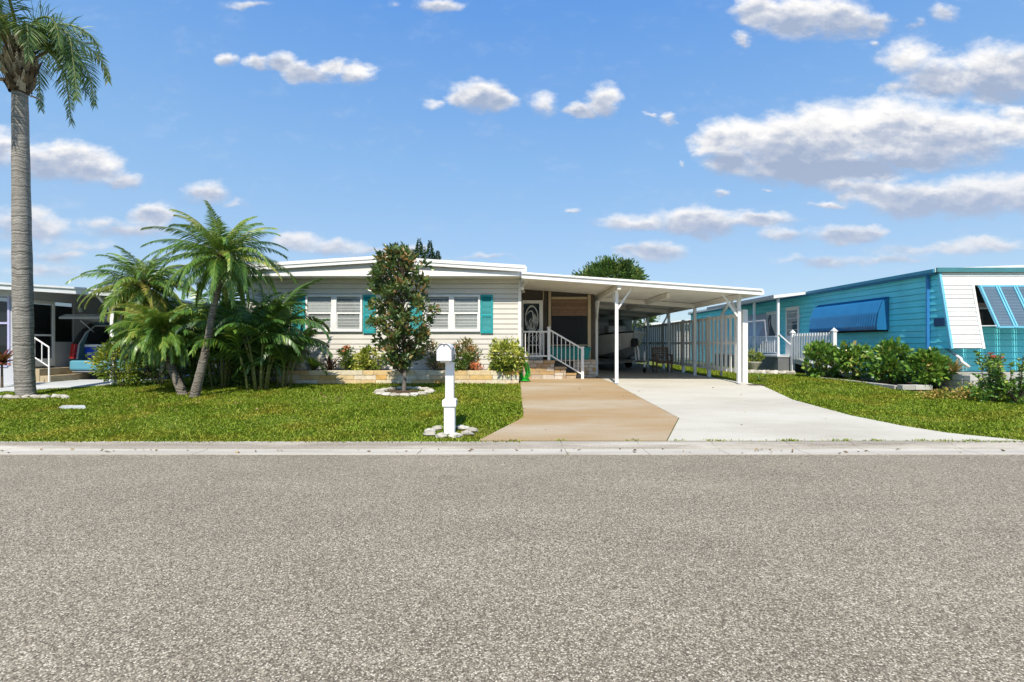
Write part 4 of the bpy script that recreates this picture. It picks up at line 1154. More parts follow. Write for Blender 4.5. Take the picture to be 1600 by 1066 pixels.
pygmy('tallest date palm of the lawn clump with a leaning spotted trunk', [(bxA, AY, gz(AY) - .05), (px(322, AY), AY, pz(545, AY)), (px(333, AY), AY, pz(485, AY)), (px(345, AY), AY, pz(425, AY))], [.11, .08, .07, .08],
      (px(347, AY), AY, pz(405, AY)), 64, 1.46, 5, M_pfrond, up=(-.75, 1.45), dr=(1.1, 1.5))
pygmy('date palm with yellowing lower fronds, leftmost of the lawn clump', [(px(283, 12.2), 12.2, gz(12.2)), (px(262, 12.3), 12.3, pz(560, 12.3)), (px(236, 12.4), 12.4, pz(500, 12.4)), (px(228, 12.4), 12.4, pz(462, 12.4))], [.12, .09, .085, .09],
      (px(227, 12.4), 12.4, pz(450, 12.4)), 60, 1.36, 6, M_pfrond, up=(-.75, 1.4), dr=(1.2, 1.6), skirt=M_yfrond)
pygmy('short date palm with dense arching fronds below the two taller palms', [(px(288, 11.3), 11.3, gz(11.3) - .05), (px(272, 11.35), 11.35, pz(585, 11.35)), (px(258, 11.4), 11.4, pz(548, 11.4))], [.11, .085, .085],
      (px(253, 11.4), 11.4, pz(525, 11.4)), 80, 1.08, 7, M_pfrond, up=(-.5, 1.42), dr=(1.2, 1.9), shaft=False)

# ---- areca clumps to the right
M_cane = trunk_mat('areca_cane', (.10, .13, .03), (.20, .22, .07), (.26, .22, .14), 9, .6)
def areca(label, x, y, nst, hmin, hmax, spread, seed, le=1.5, nfr=6):
    t = thing('areca_palm', label, 'palm', (x, y, gz(y)), 'areca palms beside the date palms')
    g = random.Random(seed)
    for s_ in range(nst):
        az = s_ * 2.4 + g.random(); r0 = .06 + .20 * g.random(); h = hmin + (hmax - hmin) * g.random()
        b = Vector((x + r0 * math.cos(az), y + r0 * math.sin(az), gz(y) - .03)); top = b + Vector((math.cos(az) * spread * h, math.sin(az) * spread * h, h))
        mid = (b + top) / 2 - Vector((math.cos(az), math.sin(az), 0)) * .04
        MB().tube([b, mid, top, top + (top - mid) * .35], [.032, .028, .024, .008], 7).build('cane', M_cane, t, smooth=True)
        for i in range(nfr):
            q = i / nfr; fa = i * 2.4 + g.random() * 1.2; el = 1.4 - 1.05 * q + g.uniform(-.1, .1)
            frond_obj('frond', M_areca, t, tuple(top), fa, el, le * g.uniform(.8, 1.15), 1.1 + .8 * q, 34, .42, .034, ang=.95, vfold=.5, ldroop=.25, start=.18, seed=seed * 50 + s_ * 9 + i, petiole=.016)
areca('dark green areca palm clump nearest the cream house window', px(405, 12.0), 12.0, 10, .6, 1.9, .2, 3, 1.5)
areca('dark green areca palm clump directly behind the leaning date palm trunk', px(350, 12.5), 12.5, 8, .6, 1.6, .2, 4, 1.5)
areca('low areca palm clump behind the short date palm', px(312, 13.0), 13.0, 8, .7, 1.8, .2, 9, 1.4)
areca('sparse areca palm reaching over the planter end', px(440, 12.4), 12.4, 4, .4, 1.3, .2, 12, 1.2, 5)

# ================================================================== broadleaf trees and shrubs
M_bark = trunk_mat('grey_bark', (.13, .11, .09), (.26, .23, .20), (.08, .07, .06), 6, .3)
M_twig = mat('brown_twig', (.10, .075, .05), .9, .2, 8)
M_magn = leafmat('magnolia_leaves', [(0, (0.028, 0.060, 0.021)), (.35, (0.064, 0.119, 0.032)), (.62, (0.130, 0.189, 0.047)), (.80, (0.319, 0.170, 0.070)), (.9, (0.478, 0.240, 0.100)), (1, (0.597, 0.359, 0.159))], trans=.12, rough=.28, spec=.6)

def branches(mb, base, tips, r0, r1, seed, bend=.15):
    g = random.Random(seed)
    for tp in tips:
        b = Vector(base(tp) if callable(base) else base); e = Vector(tp)
        mid = (b + e) / 2 + Vector((g.uniform(-1, 1), g.uniform(-1, 1), g.uniform(-.3, .9))) * bend * (e - b).length * .5
        mb.tube([b, mid, e], [r0, (r0 + r1) / 2, r1], 5)

ty = 11.6; tx = px(631, ty); tz = gz(ty)
mg = thing('magnolia_tree', 'slender young magnolia with bronze backed leaves in front of the cream house', 'tree', (tx, ty, tz))
trunk('trunk', [(tx, ty, tz - .05), (tx + .02, ty, tz + .6), (tx - .03, ty, 2.0), (tx - .05, ty, 3.0), (tx - .2, ty, 3.75)], [.055, .042, .032, .02, .006], M_bark, mg, 9, .05)
cl_ = []; g = random.Random(8)
def mw(z):   # half width of the crown at height z
    return float(np.interp(z, [.75, .95, 1.15, 1.5, 2.2, 2.8, 3.2, 3.5, 3.75, 4.0], [.12, .24, .44, .60, .69, .66, .56, .40, .20, .08]))
for k in range(185):
    z = .85 + 2.82 * (k + g.random()) / 185; az = g.random() * 2 * PI; r_ = mw(z) * (.12 + .88 * g.random() ** .7)
    lean = -.06 - .12 * max(0, (z - 2.6))
    cl_.append((tx + lean + r_ * math.cos(az), ty + r_ * math.sin(az), z))
cl_ += [(tx - .50, ty - .1, 3.48), (tx - .62, ty - .1, 3.2), (tx - .70, ty, 2.85), (tx + .52, ty, 3.35), (tx + .18, ty, 3.55), (tx - .32, ty, 3.60), (tx - .22, ty, 3.70), (tx - .78, ty, 2.0), (tx + .72, ty, 2.3)]
P = []; D = []; T = []
for c_ in cl_:
    n_ = 30; out = Vector((c_[0] - tx, c_[1] - ty, .45)).normalized(); tn = R.gauss(.44, .13)
    for i in range(n_):
        d_ = (Vector((R.gauss(0, 1), R.gauss(0, 1), R.gauss(0, 1))).normalized() * .9 + out * .7 + Vector((0, 0, .25))).normalized()
        q = Vector(c_) + d_ * .03 + Vector((R.gauss(0, .05), R.gauss(0, .05), R.gauss(0, .05))); P.append(tuple(q)); D.append(tuple(d_))
        T.append(min(1, max(0, R.gauss(tn, .2))))
leaf_mesh('leaves', np.array(P), np.array(D), np.array([R.uniform(.10, .16) for _ in P]), .46, M_magn, mg, np.array(T), curl=.12)
bm_ = MB(); branches(bm_, lambda t: (tx - .02, ty, max(.75, t[2] - .35)), cl_, .012, .004, 3); bm_.build('branch', M_twig, mg)
# low curved concrete ring round its foot, one stone at a time
for k in range(17):
    t = 2 * PI * k / 17 + .1; x, y = tx + .02 + .60 * math.cos(t), ty + .52 * math.sin(t)
    stone(x, y, (.135, .09, .05), k + 40, 'pale curved edging stone in the ring round the magnolia', 'stones round the magnolia')
md = MB(); md.lathe((tx, ty, tz - .01), [(.57, 0), (.55, .028), (.3, .045), (.02, .055)], 24, .4)
tag(md.build('mulch_bed', M_mulch, None), kind='structure')
# edging row by the queen palm
for k in range(11):
    x = px(-6 + k * 10.2, 10.7); y = 10.72 + .06 * math.sin(k * 1.7) + .012 * k
    stone(x, y, (.10, .07, .055), k + 70, 'weathered flat stone in the row at the foot of the queen palm', 'stones by the queen palm')

def shrub(name, label, cat, c, rad, nclump, per, lsize, lw, m, seed, group=None, clump=.22, zmin=None, up=.25, stems=10, shell=.5, base=None, curl=.15, flowers=None, stem_m=None):
    """c: centre of the crown, rad its radii; stems rise from the base into the clumps"""
    b0 = base or (c[0], c[1], c[2] - rad[2])
    t = thing(name, label, cat, b0, group)
    P, D, tn, cs = crown_points(c, rad, nclump, per, clump, shell, up, seed, zmin)
    g = np.random.default_rng(seed + 1)
    leaf_mesh('leaves', P, D, lsize * (.7 + .6 * g.random(len(P))), lw, m, t, tn, curl)
    s = MB(); branches(s, b0, [tuple(q) for q in cs[:stems]], .014, .005, seed); s.build('stem', stem_m or M_twig, t)
    if flowers:
        fm, nf, fs = flowers
        idx = np.argsort(-cs[:, 2] + .3 * g.random(len(cs)))[:nf]
        FP = []; FD = []
        for i in idx:
            for _ in range(14): FP.append(cs[i] + np.array([0, -.04, clump * .8]) + g.normal(size=3) * .03); FD.append(g.normal(size=3) + np.array([0, -.3, .4]))
        leaf_mesh('flower', np.array(FP), np.array(FD), np.full(len(FP), fs), .7, fm, t, g.random(len(FP)), .1)
    return t
M_schef = leafmat('variegated_leaves', [(0, (0.055, 0.119, 0.019)), (.3, (0.143, 0.223, 0.032)), (.55, (0.478, 0.494, 0.072)), (.85, (0.750, 0.748, 0.191)), (1, (0.750, 0.750, 0.350))], trans=.25, rough=.35)
M_green = leafmat('garden_green_leaves', [(0, (0.032, 0.080, 0.019)), (.5, (0.080, 0.168, 0.032)), (.85, (0.176, 0.271, 0.048)), (1, (0.382, 0.319, 0.080))], trans=.25)
M_yg = leafmat('yellow_green_leaves', [(0, (0.055, 0.112, 0.019)), (.5, (0.159, 0.240, 0.032)), (.85, (0.414, 0.431, 0.048)), (1, (0.669, 0.573, 0.080))], trans=.28)
M_olive = leafmat('croton_leaves', [(0, (0.048, 0.096, 0.024)), (.45, (0.112, 0.159, 0.032)), (.7, (0.319, 0.208, 0.064)), (1, (0.605, 0.287, 0.112))], trans=.2)
M_purple = leafmat('bronze_straps', [(0, (0.041, 0.016, 0.019)), (.6, (0.101, 0.041, 0.041)), (1, (0.230, 0.115, 0.081))], trans=.12, rough=.35)
M_orange = leafmat('orange_petals', [(0, (.62, .13, .045)), (.6, (.72, .23, .10)), (1, (.74, .36, .20))], trans=.3)
M_strapg = leafmat('strap_leaves', [(0, (0.041, 0.095, 0.020)), (.6, (0.121, 0.203, 0.041)), (1, (0.324, 0.324, 0.095))], trans=.2)
M_brom = leafmat('bromeliad_straps', [(0, (0.135, 0.121, 0.041)), (.5, (0.351, 0.243, 0.095)), (1, (0.567, 0.405, 0.176))], trans=.2)

yb = 13.5; zs_ = .735
def pb(x, y_): return px(x, yb), pz(y_, yb)
X = px(476, yb); shrub('planter_shrub', 'pale yellow shrub at the palm end of the planter', 'shrub', (px(449, yb), yb, .98), (.30, .22, .24), 22, 26, .085, .5, M_schef, 31, clump=.12)
t = thing('spider_plant', 'green upright strappy plant in the planter left of the bronze spiky plant', 'plant', (px(490, yb), yb, zs_)); strap_rosette('leaves', (px(490, yb), yb, zs_), 70, .42, .035, M_strapg, t, 3, (.75, 1.5), .5)
t = thing('bronze_dracaena', 'bronze spiky sword-leaved plant in the planter', 'plant', (px(515, yb), yb, zs_)); strap_rosette('leaves', (px(515, yb), yb, zs_), 46, .52, .035, M_purple, t, 4, (.35, 1.5), .35)
shrub('flowering_shrub', 'green shrub with an orange flower head between bronze and yellow plants', 'shrub', (px(540, yb), yb, 1.05), (.22, .2, .34), 26, 30, .075, .5, M_green, 33, clump=.11, flowers=(M_orange, 3, .07))
shrub('variegated_shrub', 'low spreading yellow variegated shrub left of the magnolia', 'shrub', (px(563, yb), yb, .96), (.30, .22, .24), 26, 30, .085, .5, M_schef, 34, clump=.12)
shrub('variegated_shrub', 'upright yellow variegated shrub beside the magnolia trunk', 'shrub', (px(580, yb), yb, 1.05), (.34, .22, .34), 30, 30, .085, .5, M_schef, 35, clump=.13)
shrub('croton_shrub', 'croton shrub with green and bronze leaves just right of the magnolia', 'shrub', (px(682, yb), yb, 1.15), (.42, .22, .44), 30, 26, .08, .45, M_olive, 36, clump=.13)
shrub('croton_shrub', 'taller croton shrub with orange tips behind the mailbox', 'shrub', (px(728, yb), yb, 1.18), (.36, .24, .48), 40, 28, .085, .4, M_olive, 37, clump=.12, up=.8)
shrub('green_shrub', 'deep green shrub in the planter hidden partly by the mailbox', 'shrub', (px(718, yb - .2), yb - .2, 1.0), (.40, .2, .28), 26, 28, .08, .45, M_green, 38, clump=.12)
shrub('orange_plant', 'small orange bloom plant at the planter between croton and big yellow bush', 'plant', (px(745, 13.3), 13.3, .87), (.20, .12, .10), 12, 14, .06, .6, M_orange, 39, clump=.08, stems=5)
shrub('variegated_shrub', 'big rounded yellow variegated bush spilling over the planter near the porch', 'shrub', (px(791, 13.25), 13.25, 1.14), (.46, .40, .44), 75, 34, .10, .48, M_schef, 41, clump=.15, base=(px(791, 13.3), 13.3, .72), up=.1)
o = MB().rock((px(765, 13.3), 13.3, .80), (.11, .08, .07), 7, n=10, m=7).build('planter_rock', M_rock, None); tag(o, 'pale rock on the planter soil beside the big yellow bush', 'rock')
o = MB().rock((px(470, 13.3), 13.3, .88), (.16, .1, .16), 9, n=10, m=7).build('planter_rock', M_rock, None); tag(o, 'white rounded rock on the planter by the areca palms', 'rock')
shrub('yellow_shrub', 'rounded yellow-green shrub by the neighbouring carport post left of the palms', 'shrub', (px(188, 12.6), 12.6, 1.0), (.66, .5, .56), 60, 36, .085, .45, M_yg, 43, clump=.2, base=(px(190, 12.6), 12.6, .40))
shrub('green_shrub', 'dark green shrub filling the gap under the date palm fronds', 'shrub', (px(250, 12.9), 12.9, .95), (.75, .5, .55), 46, 34, .10, .45, M_green, 44, clump=.2, base=(px(250, 12.9), 12.9, .40))
shrub('green_shrub', 'dark leafy shrub between the leaning date palm and the areca clump', 'shrub', (px(335, 12.7), 12.7, .95), (.85, .4, .58), 56, 34, .10, .45, M_green, 45, clump=.2, base=(px(335, 12.7), 12.7, .40))
shrub('green_shrub', 'low shrub at the back of the areca clump beside the house corner', 'shrub', (px(395, 12.75), 12.75, .85), (.7, .3, .48), 46, 34, .10, .45, M_green, 46, clump=.18, base=(px(395, 12.75), 12.75, .40))
t = thing('ti_plant', 'dark red leafy ti plant at the left edge beside the neighbouring room', 'plant', (px(2, 12.2), 12.2, .36))
strap_rosette('leaves', (px(3, 12.2), 12.2, 1.0), 44, .48, .085, leafmat('ti_leaves', [(0, (0.068, 0.016, 0.020)), (.6, (0.230, 0.054, 0.047)), (1, (0.432, 0.162, 0.095))], trans=.2), t, 6, (.0, 1.4), .9)
MB().tube([(px(3, 12.2), 12.2, .36), (px(3, 12.2), 12.2, 1.05)], [.03, .02], 6).build('stem', M_twig, t)
# white gardenia-like speckles on the lawn are fallen petals: too small to count
# ================================================================== the blue mobile home on the right
M_teal = mat('turquoise_siding', (.14, .70, .78), .5, .14, 1.2, dirt=(.30, .68, .72), dirt_amt=.4, dirt_scale=(1, .4, 2))
M_blue = mat('bright_blue_paint', (.03, .20, .48), .45, .1, 3)
M_ltblue = mat('light_blue_paint', (.16, .48, .66), .45, .08, 3)
M_louvre = mat('slate_blue_louvre', (.11, .17, .23), .5, .1, 3)
M_tealroof = mat('teal_roof_edge', (.06, .21, .24), .55, .15, 2)
M_wsiding = mat('white_lap_siding', (.80, .80, .78), .5, .04, 2, dirt=(.6, .6, .58), dirt_amt=.2)
M_awn = mat('blue_fibreglass', (.018, .14, .32), .18, .1, 2, spec=.6, coat=.6)
M_gut = mat('teal_gutter', (.04, .22, .33), .5, .12, 2)
M_lav = mat('lavender_awning_shaded_white', (.48, .50, .62), .35, .06, 2)  # awning's own lavender, also painted shade on the white bay return
M_greyskirt = mat('grey_skirting', (.14, .145, .15), .7, .15, 3)
BX, BYF, BYB = 10.8, 12.42, 30.0
bh = thing('blue_mobile_home', 'turquoise mobile home with white flared front and blue awnings', 'house', (13.5, 18, .43))
lap(MB(), BYF + .03, BYB, .50, 3.30, BX, step=.165, axis='y', sgn=-1).build('side_wall', M_teal, bh)
bx(BX + .025, 17.5, BYF + .35, BYB, .40, 3.30).build('body', M_teal, bh)
lap(MB(), BX + .01, 17.5, .60, 2.9, BYF + .30, step=.165).build('front_wall', M_teal, bh)
# flared bay: leans outward to its lower edge
BZ0, BZ1, BB = 1.375, 3.31, 12.07
def byy(z): return BYF + (BB - BYF) * (BZ1 - z) / (BZ1 - BZ0)
bay = MB()
BXR = 11.58
zz = BZ0; n = 17; st_ = (BZ1 - BZ0) / n
for i in range(n):
    a, b = BZ0 + i * st_, BZ0 + (i + 1) * st_
    x1 = BXR if b < 2.99 else 17.5
    c = a + .018
    bay.quad((BX + .03, byy(c) - .02, c), (x1, byy(c) - .02, c), (x1, byy(b) - .006, b), (BX + .03, byy(b) - .006, b))
    bay.quad((BX + .03, byy(c) + .03, c), (x1, byy(c) + .03, c), (x1, byy(c) - .02, c), (BX + .03, byy(c) - .02, c))
    bay.quad((BX + .03, byy(a) + .03, a), (x1, byy(a) + .03, a), (x1, byy(c) + .03, c), (BX + .03, byy(c) + .03, c))
    bay.quad((BX + .03, byy(a) - .006, a), (x1, byy(a) - .006, a), (x1, byy(a) + .03, a), (BX + .03, byy(a) + .03, a))
bay.build('flared_front', M_wsiding, bh)
# its turquoise cheek and the trims
ck = MB(); n = 12
for i in range(n):
    a = BZ0 + i * (BZ1 - BZ0) / n; b = BZ0 + (i + 1) * (BZ1 - BZ0) / n
    ck.quad((BX - .016, byy(a), a), (BX - .016, BYF + .05, a), (BX - .002, BYF + .05, b), (BX - .002, byy(b), b))
    ck.quad((BX - .016, byy(a), a), (BX, byy(a), a), (BX, BYF + .05, a), (BX - .016, BYF + .05, a))
ck.build('bay_cheek', M_teal, bh)
MB().bar((BX - .002, byy(BZ0) - .022, BZ0 - .005), (BX - .002, byy(BZ1) - .022, BZ1), .06, .05).build('bay_trim', M_ltblue, bh)
MB().bar((BXR, byy(BZ0) - .022, BZ0 - .005), (BXR, byy(3.0) - .022, 3.0), .06, .05).build('bay_trim', M_wsiding, bh)
MB().quad((BX, BB, BZ0 + .001), (BX, BYF + .30, BZ0 + .001), (BXR, BYF + .30, BZ0 + .001), (BXR, BB, BZ0 + .001)).build('bay_soffit', M_blue, bh)
MB().prism([(BXR - .02, BB, BZ0), (BXR - .02, BYF + .3, BZ0), (BXR - .02, BYF + .3, 3.0), (BXR - .02, byy(3.0), 3.0)], (.03, 0, 0)).build('bay_return', M_lav, bh)  # white side face of the bay, its shade put into the lavender colour
# roof: teal metal edge at the front, shallow white roof behind
MB().prism([(BX - .12, BYF - .10, 3.315), (17.6, BYF - .10, 3.315), (17.6, BYF - .10, 3.425), (BX - .12, BYF - .10, 3.425)], (0, .05, 0)).build('roof_edge', M_tealroof, bh)
MB().prism([(BX - .14, BYF - .05, 3.405), (14.2, BYF - .05, 3.56), (17.6, BYF - .05, 3.405), (17.6, BYF - .05, 3.32), (BX - .14, BYF - .05, 3.32)], (0, BYB - BYF + .2, 0)).build('roof', M_roof, bh)
bx(BX - .20, BX - .141, BYF - .06, 17.8, 3.30, 3.40).build('gutter', M_gut, bh, bevel=.01)
bx(BX - .16, BX - .02, BYF + .02, BYB, 3.27, 3.299).build('eave_trim', M_blue, bh)
bx(BX - .19, BX - .141, 17.81, BYB, 3.32, 3.42).build('gutter', M_white, bh)
dsy = BX * F / (1453 - CX)
MB().tube([(BX - .16, dsy - .1, 3.32), (BX - .06, dsy, 3.2), (BX - .055, dsy, 3.0), (BX - .055, dsy, 1.0), (BX - .1, dsy, .8)], .042, 8).build('downspout', M_blue, bh)
# long corrugated clamshell awning on the side
aY0, aY1 = BX * F / (1390 - CX), BX * F / (1281 - CX)
az1, az0 = 2.86, 1.90
aw = MB(); n = 62
for i in range(n):
    ya = aY0 + (aY1 - aY0) * i / n; yb_ = aY0 + (aY1 - aY0) * (i + 1) / n
    oa = .016 * math.cos(i * PI); ob = .016 * math.cos((i + 1) * PI)
    row = []
    for q, (dx, z) in enumerate([(.03, az1), (.20, az1 - .12), (.32, az1 - .45), (.38, az0 + .12), (.36, az0)]):
        row.append(((BX - dx - oa, ya, z), (BX - dx - ob, yb_, z)))
    for (p, q), (r, s_) in zip(row[:-1], row[1:]): aw.quad(p, q, s_, r)
for ye in (aY0, aY1):
    aw.prism([(BX - .02, ye, az1), (BX - .20, ye, az1 - .12), (BX - .32, ye, az1 - .45), (BX - .38, ye, az0 + .12), (BX - .36, ye, az0), (BX - .02, ye, az0)], (0, .015 if ye == aY0 else -.015, 0))
aw.build('window_awning', M_awn, bh)
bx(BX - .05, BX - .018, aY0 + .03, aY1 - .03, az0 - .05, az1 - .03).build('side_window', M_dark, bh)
# pale awning farther back
aY0, aY1 = BX * F / (1200 - CX), BX * F / (1171 - CX)
MB().prism([(BX - .02, aY0, 2.80), (BX - .55, aY0, 1.45), (BX - .50, aY0, 1.40), (BX - .02, aY0, 1.6)], (0, aY1 - aY0, 0)).build('pale_awning', M_lav, bh)
# doors on the side wall
def side_door(y0, y1, z0, z1, nm, m):
    f = MB(); x0, x1 = BX - .05, BX - .018
    f.box(x0, x1, y0, y0 + .1, z0, z1); f.box(x0, x1, y1 - .1, y1, z0, z1); f.box(x0, x1, y0 + .1, y1 - .1, z1 - .14, z1); f.box(x0, x1, y0 + .1, y1 - .1, z0, z0 + .75)
    d_ = f.build(nm, m, bh, bevel=.003)
    g_ = MB(); g_.quad((x0 + .015, y0 + .1, z0 + .75), (x0 + .015, y1 - .1, z0 + .75), (x0 + .015, y1 - .1, z1 - .14), (x0 + .015, y0 + .1, z1 - .14)); g_.build('pane', glassmat(nm + '_glass', (.03, .05, .07), clear=.1, refl=.1), d_)
    if nm == 'door':
        b = MB()
        for k in range(1, 5): b.box(x0 + .002, x0 + .012, y0 + .1, y1 - .1, z0 + .75 + k * .22, z0 + .768 + k * .22)
        b.build('muntins', M_white, d_)
side_door(BX * F / (1250 - CX), BX * F / (1229 - CX), 1.06, 2.93, 'door', M_white)
side_door(BX * F / (1219 - CX), BX * F / (1199 - CX), 1.06, 2.85, 'storm_door', M_whitemetal)
# window and propped louvred shutters on the front
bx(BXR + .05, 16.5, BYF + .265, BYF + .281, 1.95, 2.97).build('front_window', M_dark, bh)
wf = MB()
for a in (BXR + .08, 12.5, 13.5): wf.box(a, a + .05, BYF + .235, BYF + .264, 1.95, 2.97)
for z in (1.95, 2.4): wf.box(BXR + .08, 16.5, BYF + .24, BYF + .263, z, z + .03)
wf.build('window_frame', M_whitemetal, bh)
T0, T1 = (12.22, 2.965), (11.74, 1.885)
n_ = 6; x = 11.62; wd = .445
for k in range(4):
    sh = MB(); xa_, xb_ = x + k * wd, x + (k + 1) * wd
    def P_(xx, t, o=0): return (xx, T0[0] + (T1[0] - T0[0]) * t - o * .9, T0[1] + (T1[1] - T0[1]) * t - o * .43)
    sh.bar(P_(xa_ + .03, 0), P_(xa_ + .03, 1), .058, .04, up=(1, 0, 0)); sh.bar(P_(xb_ - .032, 0), P_(xb_ - .032, 1), .058, .04, up=(1, 0, 0))
    sh.bar(P_(xa_, .02), P_(xb_, .02), .05, .045); sh.bar(P_(xa_, .985), P_(xb_, .985), .05, .045)
    so = sh.build('bahama_shutter', M_ltblue, bh)
    lv = MB()
    for j in range(26):
        t = .045 + j * .0355
        a, b = P_(xa_ + .06, t), P_(xb_ - .06, t); c_, d_ = P_(xb_ - .06, t + .036, .022), P_(xa_ + .06, t + .036, .022)
        lv.quad(a, b, c_, d_)
    lv.build('louvres', M_louvre, so)
for x_ in (11.62, 13.3): MB().tube([(x_, BYF + .25, 1.95), (x_, 11.76, 1.93)], .014, 6).build('prop_rod', M_whitemetal, bh)
# pipe and number plate
vx = px(1507, 12.0); MB().tube([(vx, BYF + .1, BZ0), (vx, 12.1, BZ0 - .25), (vx - .02, 12.05, 1.05), (vx + .08, 11.95, .92)], .035, 8).build('drain_pipe', M_white, bh, smooth=True)
bx(BX - .045, BX - .02, BX * F / (1478 - CX), BX * F / (1461.5 - CX), 1.94, 2.15).build('name_plate', mat('navy_plaque', (.015, .06, .14), .4, .15, 9), bh, bevel=.006)

# side porch: deck, posts, flat canopy
cY0, cY1 = 17.8, 24.0; cX0 = 9.45
pc = thing('porch_canopy', 'flat white canopy on two thin posts over the turquoise home side door', 'canopy', (10.1, 19, .5))
MB().prism([(cX0, cY0, 3.16), (BX - .20, cY0, 3.30), (BX - .20, cY0, 3.39), (cX0, cY0, 3.27)], (0, .03, 0)).build('fascia', M_white, pc)
MB().prism([(cX0 + .01, cY0 + .032, 3.18), (BX - .22, cY0 + .032, 3.30), (BX - .22, cY0 + .032, 3.36), (cX0 + .01, cY0 + .032, 3.25)], (0, cY1 - cY0, 0)).build('roof', M_whitemetal, pc)
MB().prism([(cX0 - .03, cY0, 3.15), (cX0 - .002, cY0, 3.15), (cX0 - .002, cY0, 3.28), (cX0 - .03, cY0, 3.28)], (0, cY1 - cY0, 0)).build('side_fascia', M_grey, pc)
for yy in (17.95, 19.75, 22.6): bx(9.66, 9.735, yy, yy + .075, .50, 3.19).build('post', M_whitemetal, pc)
dk = thing('side_deck', 'grey skirted entry deck with dark floor at the turquoise home', 'deck', (10.2, 19.5, .45))
bx(9.62, BX - .03, 17.85, 23.5, .40, 1.0).build('skirting', M_greyskirt, dk)
bx(9.58, BX - .03, 17.82, 23.5, 1.001, 1.06).build('floor', M_greyconc, dk)
for yy in np.arange(18.2, 23.3, .13): pass
rl = MB(); rl.box(9.64, 9.68, 18.05, 23.3, 1.75, 1.79); rl.box(9.64, 9.68, 18.05, 23.3, 1.14, 1.17)
yy = 18.15
while yy < 23.2:
    rl.box(9.65, 9.67, yy, yy + .02, 1.17, 1.75); yy += .13
rl.build('railing', M_whitemetal, dk)
MB().bar((9.70, 17.93, 1.85), (10.05, 17.75, 1.45), .05, .04).build('stair_rail', M_white, dk)
# ramp with its white picket railing
rp = thing('entry_ramp', 'sloping grey ramp behind the white picket railing', 'ramp', (10.3, 16, .45))
MB().prism([(10.12, 17.8, .97), (10.12, 14.2, .48), (10.12, 14.2, .40), (10.12, 17.8, .80)], (.62, 0, 0)).build('ramp_floor', M_greyconc, rp)
for yy in (17.0, 16.2): bx(10.14, 10.22, yy, yy + .08, .4, .82).build('leg', M_greyskirt, rp)
pr = thing('picket_railing', 'white picket railing with pointed post caps on the turquoise home ramp', 'railing', (10.08, 16.5, .5))
for yy in (17.65, 15.35):
    m_ = MB(); m_.box(10.02, 10.13, yy, yy + .11, .45, 1.88); m_.box(10.0, 10.15, yy - .02, yy + .13, 1.881, 1.91)
    m_.add([(10.01, yy - .01, 1.911), (10.14, yy - .01, 1.911), (10.14, yy + .12, 1.911), (10.01, yy + .12, 1.911), (10.075, yy + .055, 2.01)], [(0, 1, 4), (1, 2, 4), (2, 3, 4), (3, 0, 4)])
    m_.build('post', M_white, pr)
bx(10.05, 10.10, 15.47, 17.64, 1.02, 1.08).build('bottom_rail', M_white, pr); bx(10.05, 10.10, 15.47, 17.64, 1.74, 1.80).build('top_rail', M_white, pr)
yy = 15.55
while yy < 17.6:
    bx(10.02, 10.048, yy, yy + .075, .93, 1.86).build('picket', M_white, pr); yy += .148
# white star by the door
yy = BX * F / (1249 - CX); zz_ = pz(494, yy); so = MB()
for k in range(8):
    t = k * PI / 4; l = .22 if k % 2 == 0 else .12
    so.add([(BX - .06, yy, zz_), (BX - .03, yy + .05 * math.cos(t + .5), zz_ + .05 * math.sin(t + .5)), (BX - .03, yy + l * math.cos(t), zz_ + l * math.sin(t)), (BX - .03, yy + .05 * math.cos(t - .5), zz_ + .05 * math.sin(t - .5))], [(0, 1, 2), (0, 2, 3)])
o = so.build('wall_star', M_whitemetal, None); tag(o, 'white metal star ornament beside the turquoise home door', 'ornament')
# block planter in front of the blue home
M_wblock = attrmat('whitewashed_block', [(0, (.30, .285, .25)), (.5, (.46, .45, .415)), (1, (.58, .57, .53))], bump=.5, bscale=25, var=.22, vscale=6)
bp = thing('block_planter', 'whitewashed block planter wall in front of the turquoise home', 'planter', (12, 11.4, .35))
s = MB(); courses(s, 10.62, 17, 11.38, 11.55, .34, (.14, .14, .14), (.38, .44), 15); courses(s, 11.56, 12.3, 10.62, 10.79, .34, (.14, .14, .14), (.38, .44), 16, axis='y'); s.build('blocks', M_wblock, bp, bevel=.008)
bx(10.64, 17, 11.40, 11.54, .3, .745).build('mortar_core', M_mortar, bp)
bx(10.80, 17, 11.55, 12.70, .3, .76).build('gravel_fill', M_rock, bp)
s = MB(); courses(s, 9.45, 10.2, 11.9, 12.06, .36, (.13,), (.38, .44), 17); courses(s, 12.1, 15.4, 9.42, 9.56, .36, (.10,), (.38, .44), 18, axis='y')
kb_ = thing('bed_edging', 'low white block edging of the shrub bed beside the turquoise home', 'edging', (9.5, 13, .4)); s.build('blocks', M_wblock, kb_, bevel=.008)
tag(profile_sheet('mulch_bed', [(11.9, .372), (13.3, .445), (16.4, .448)], 9.57, 10.75, M_mulch), kind='structure')
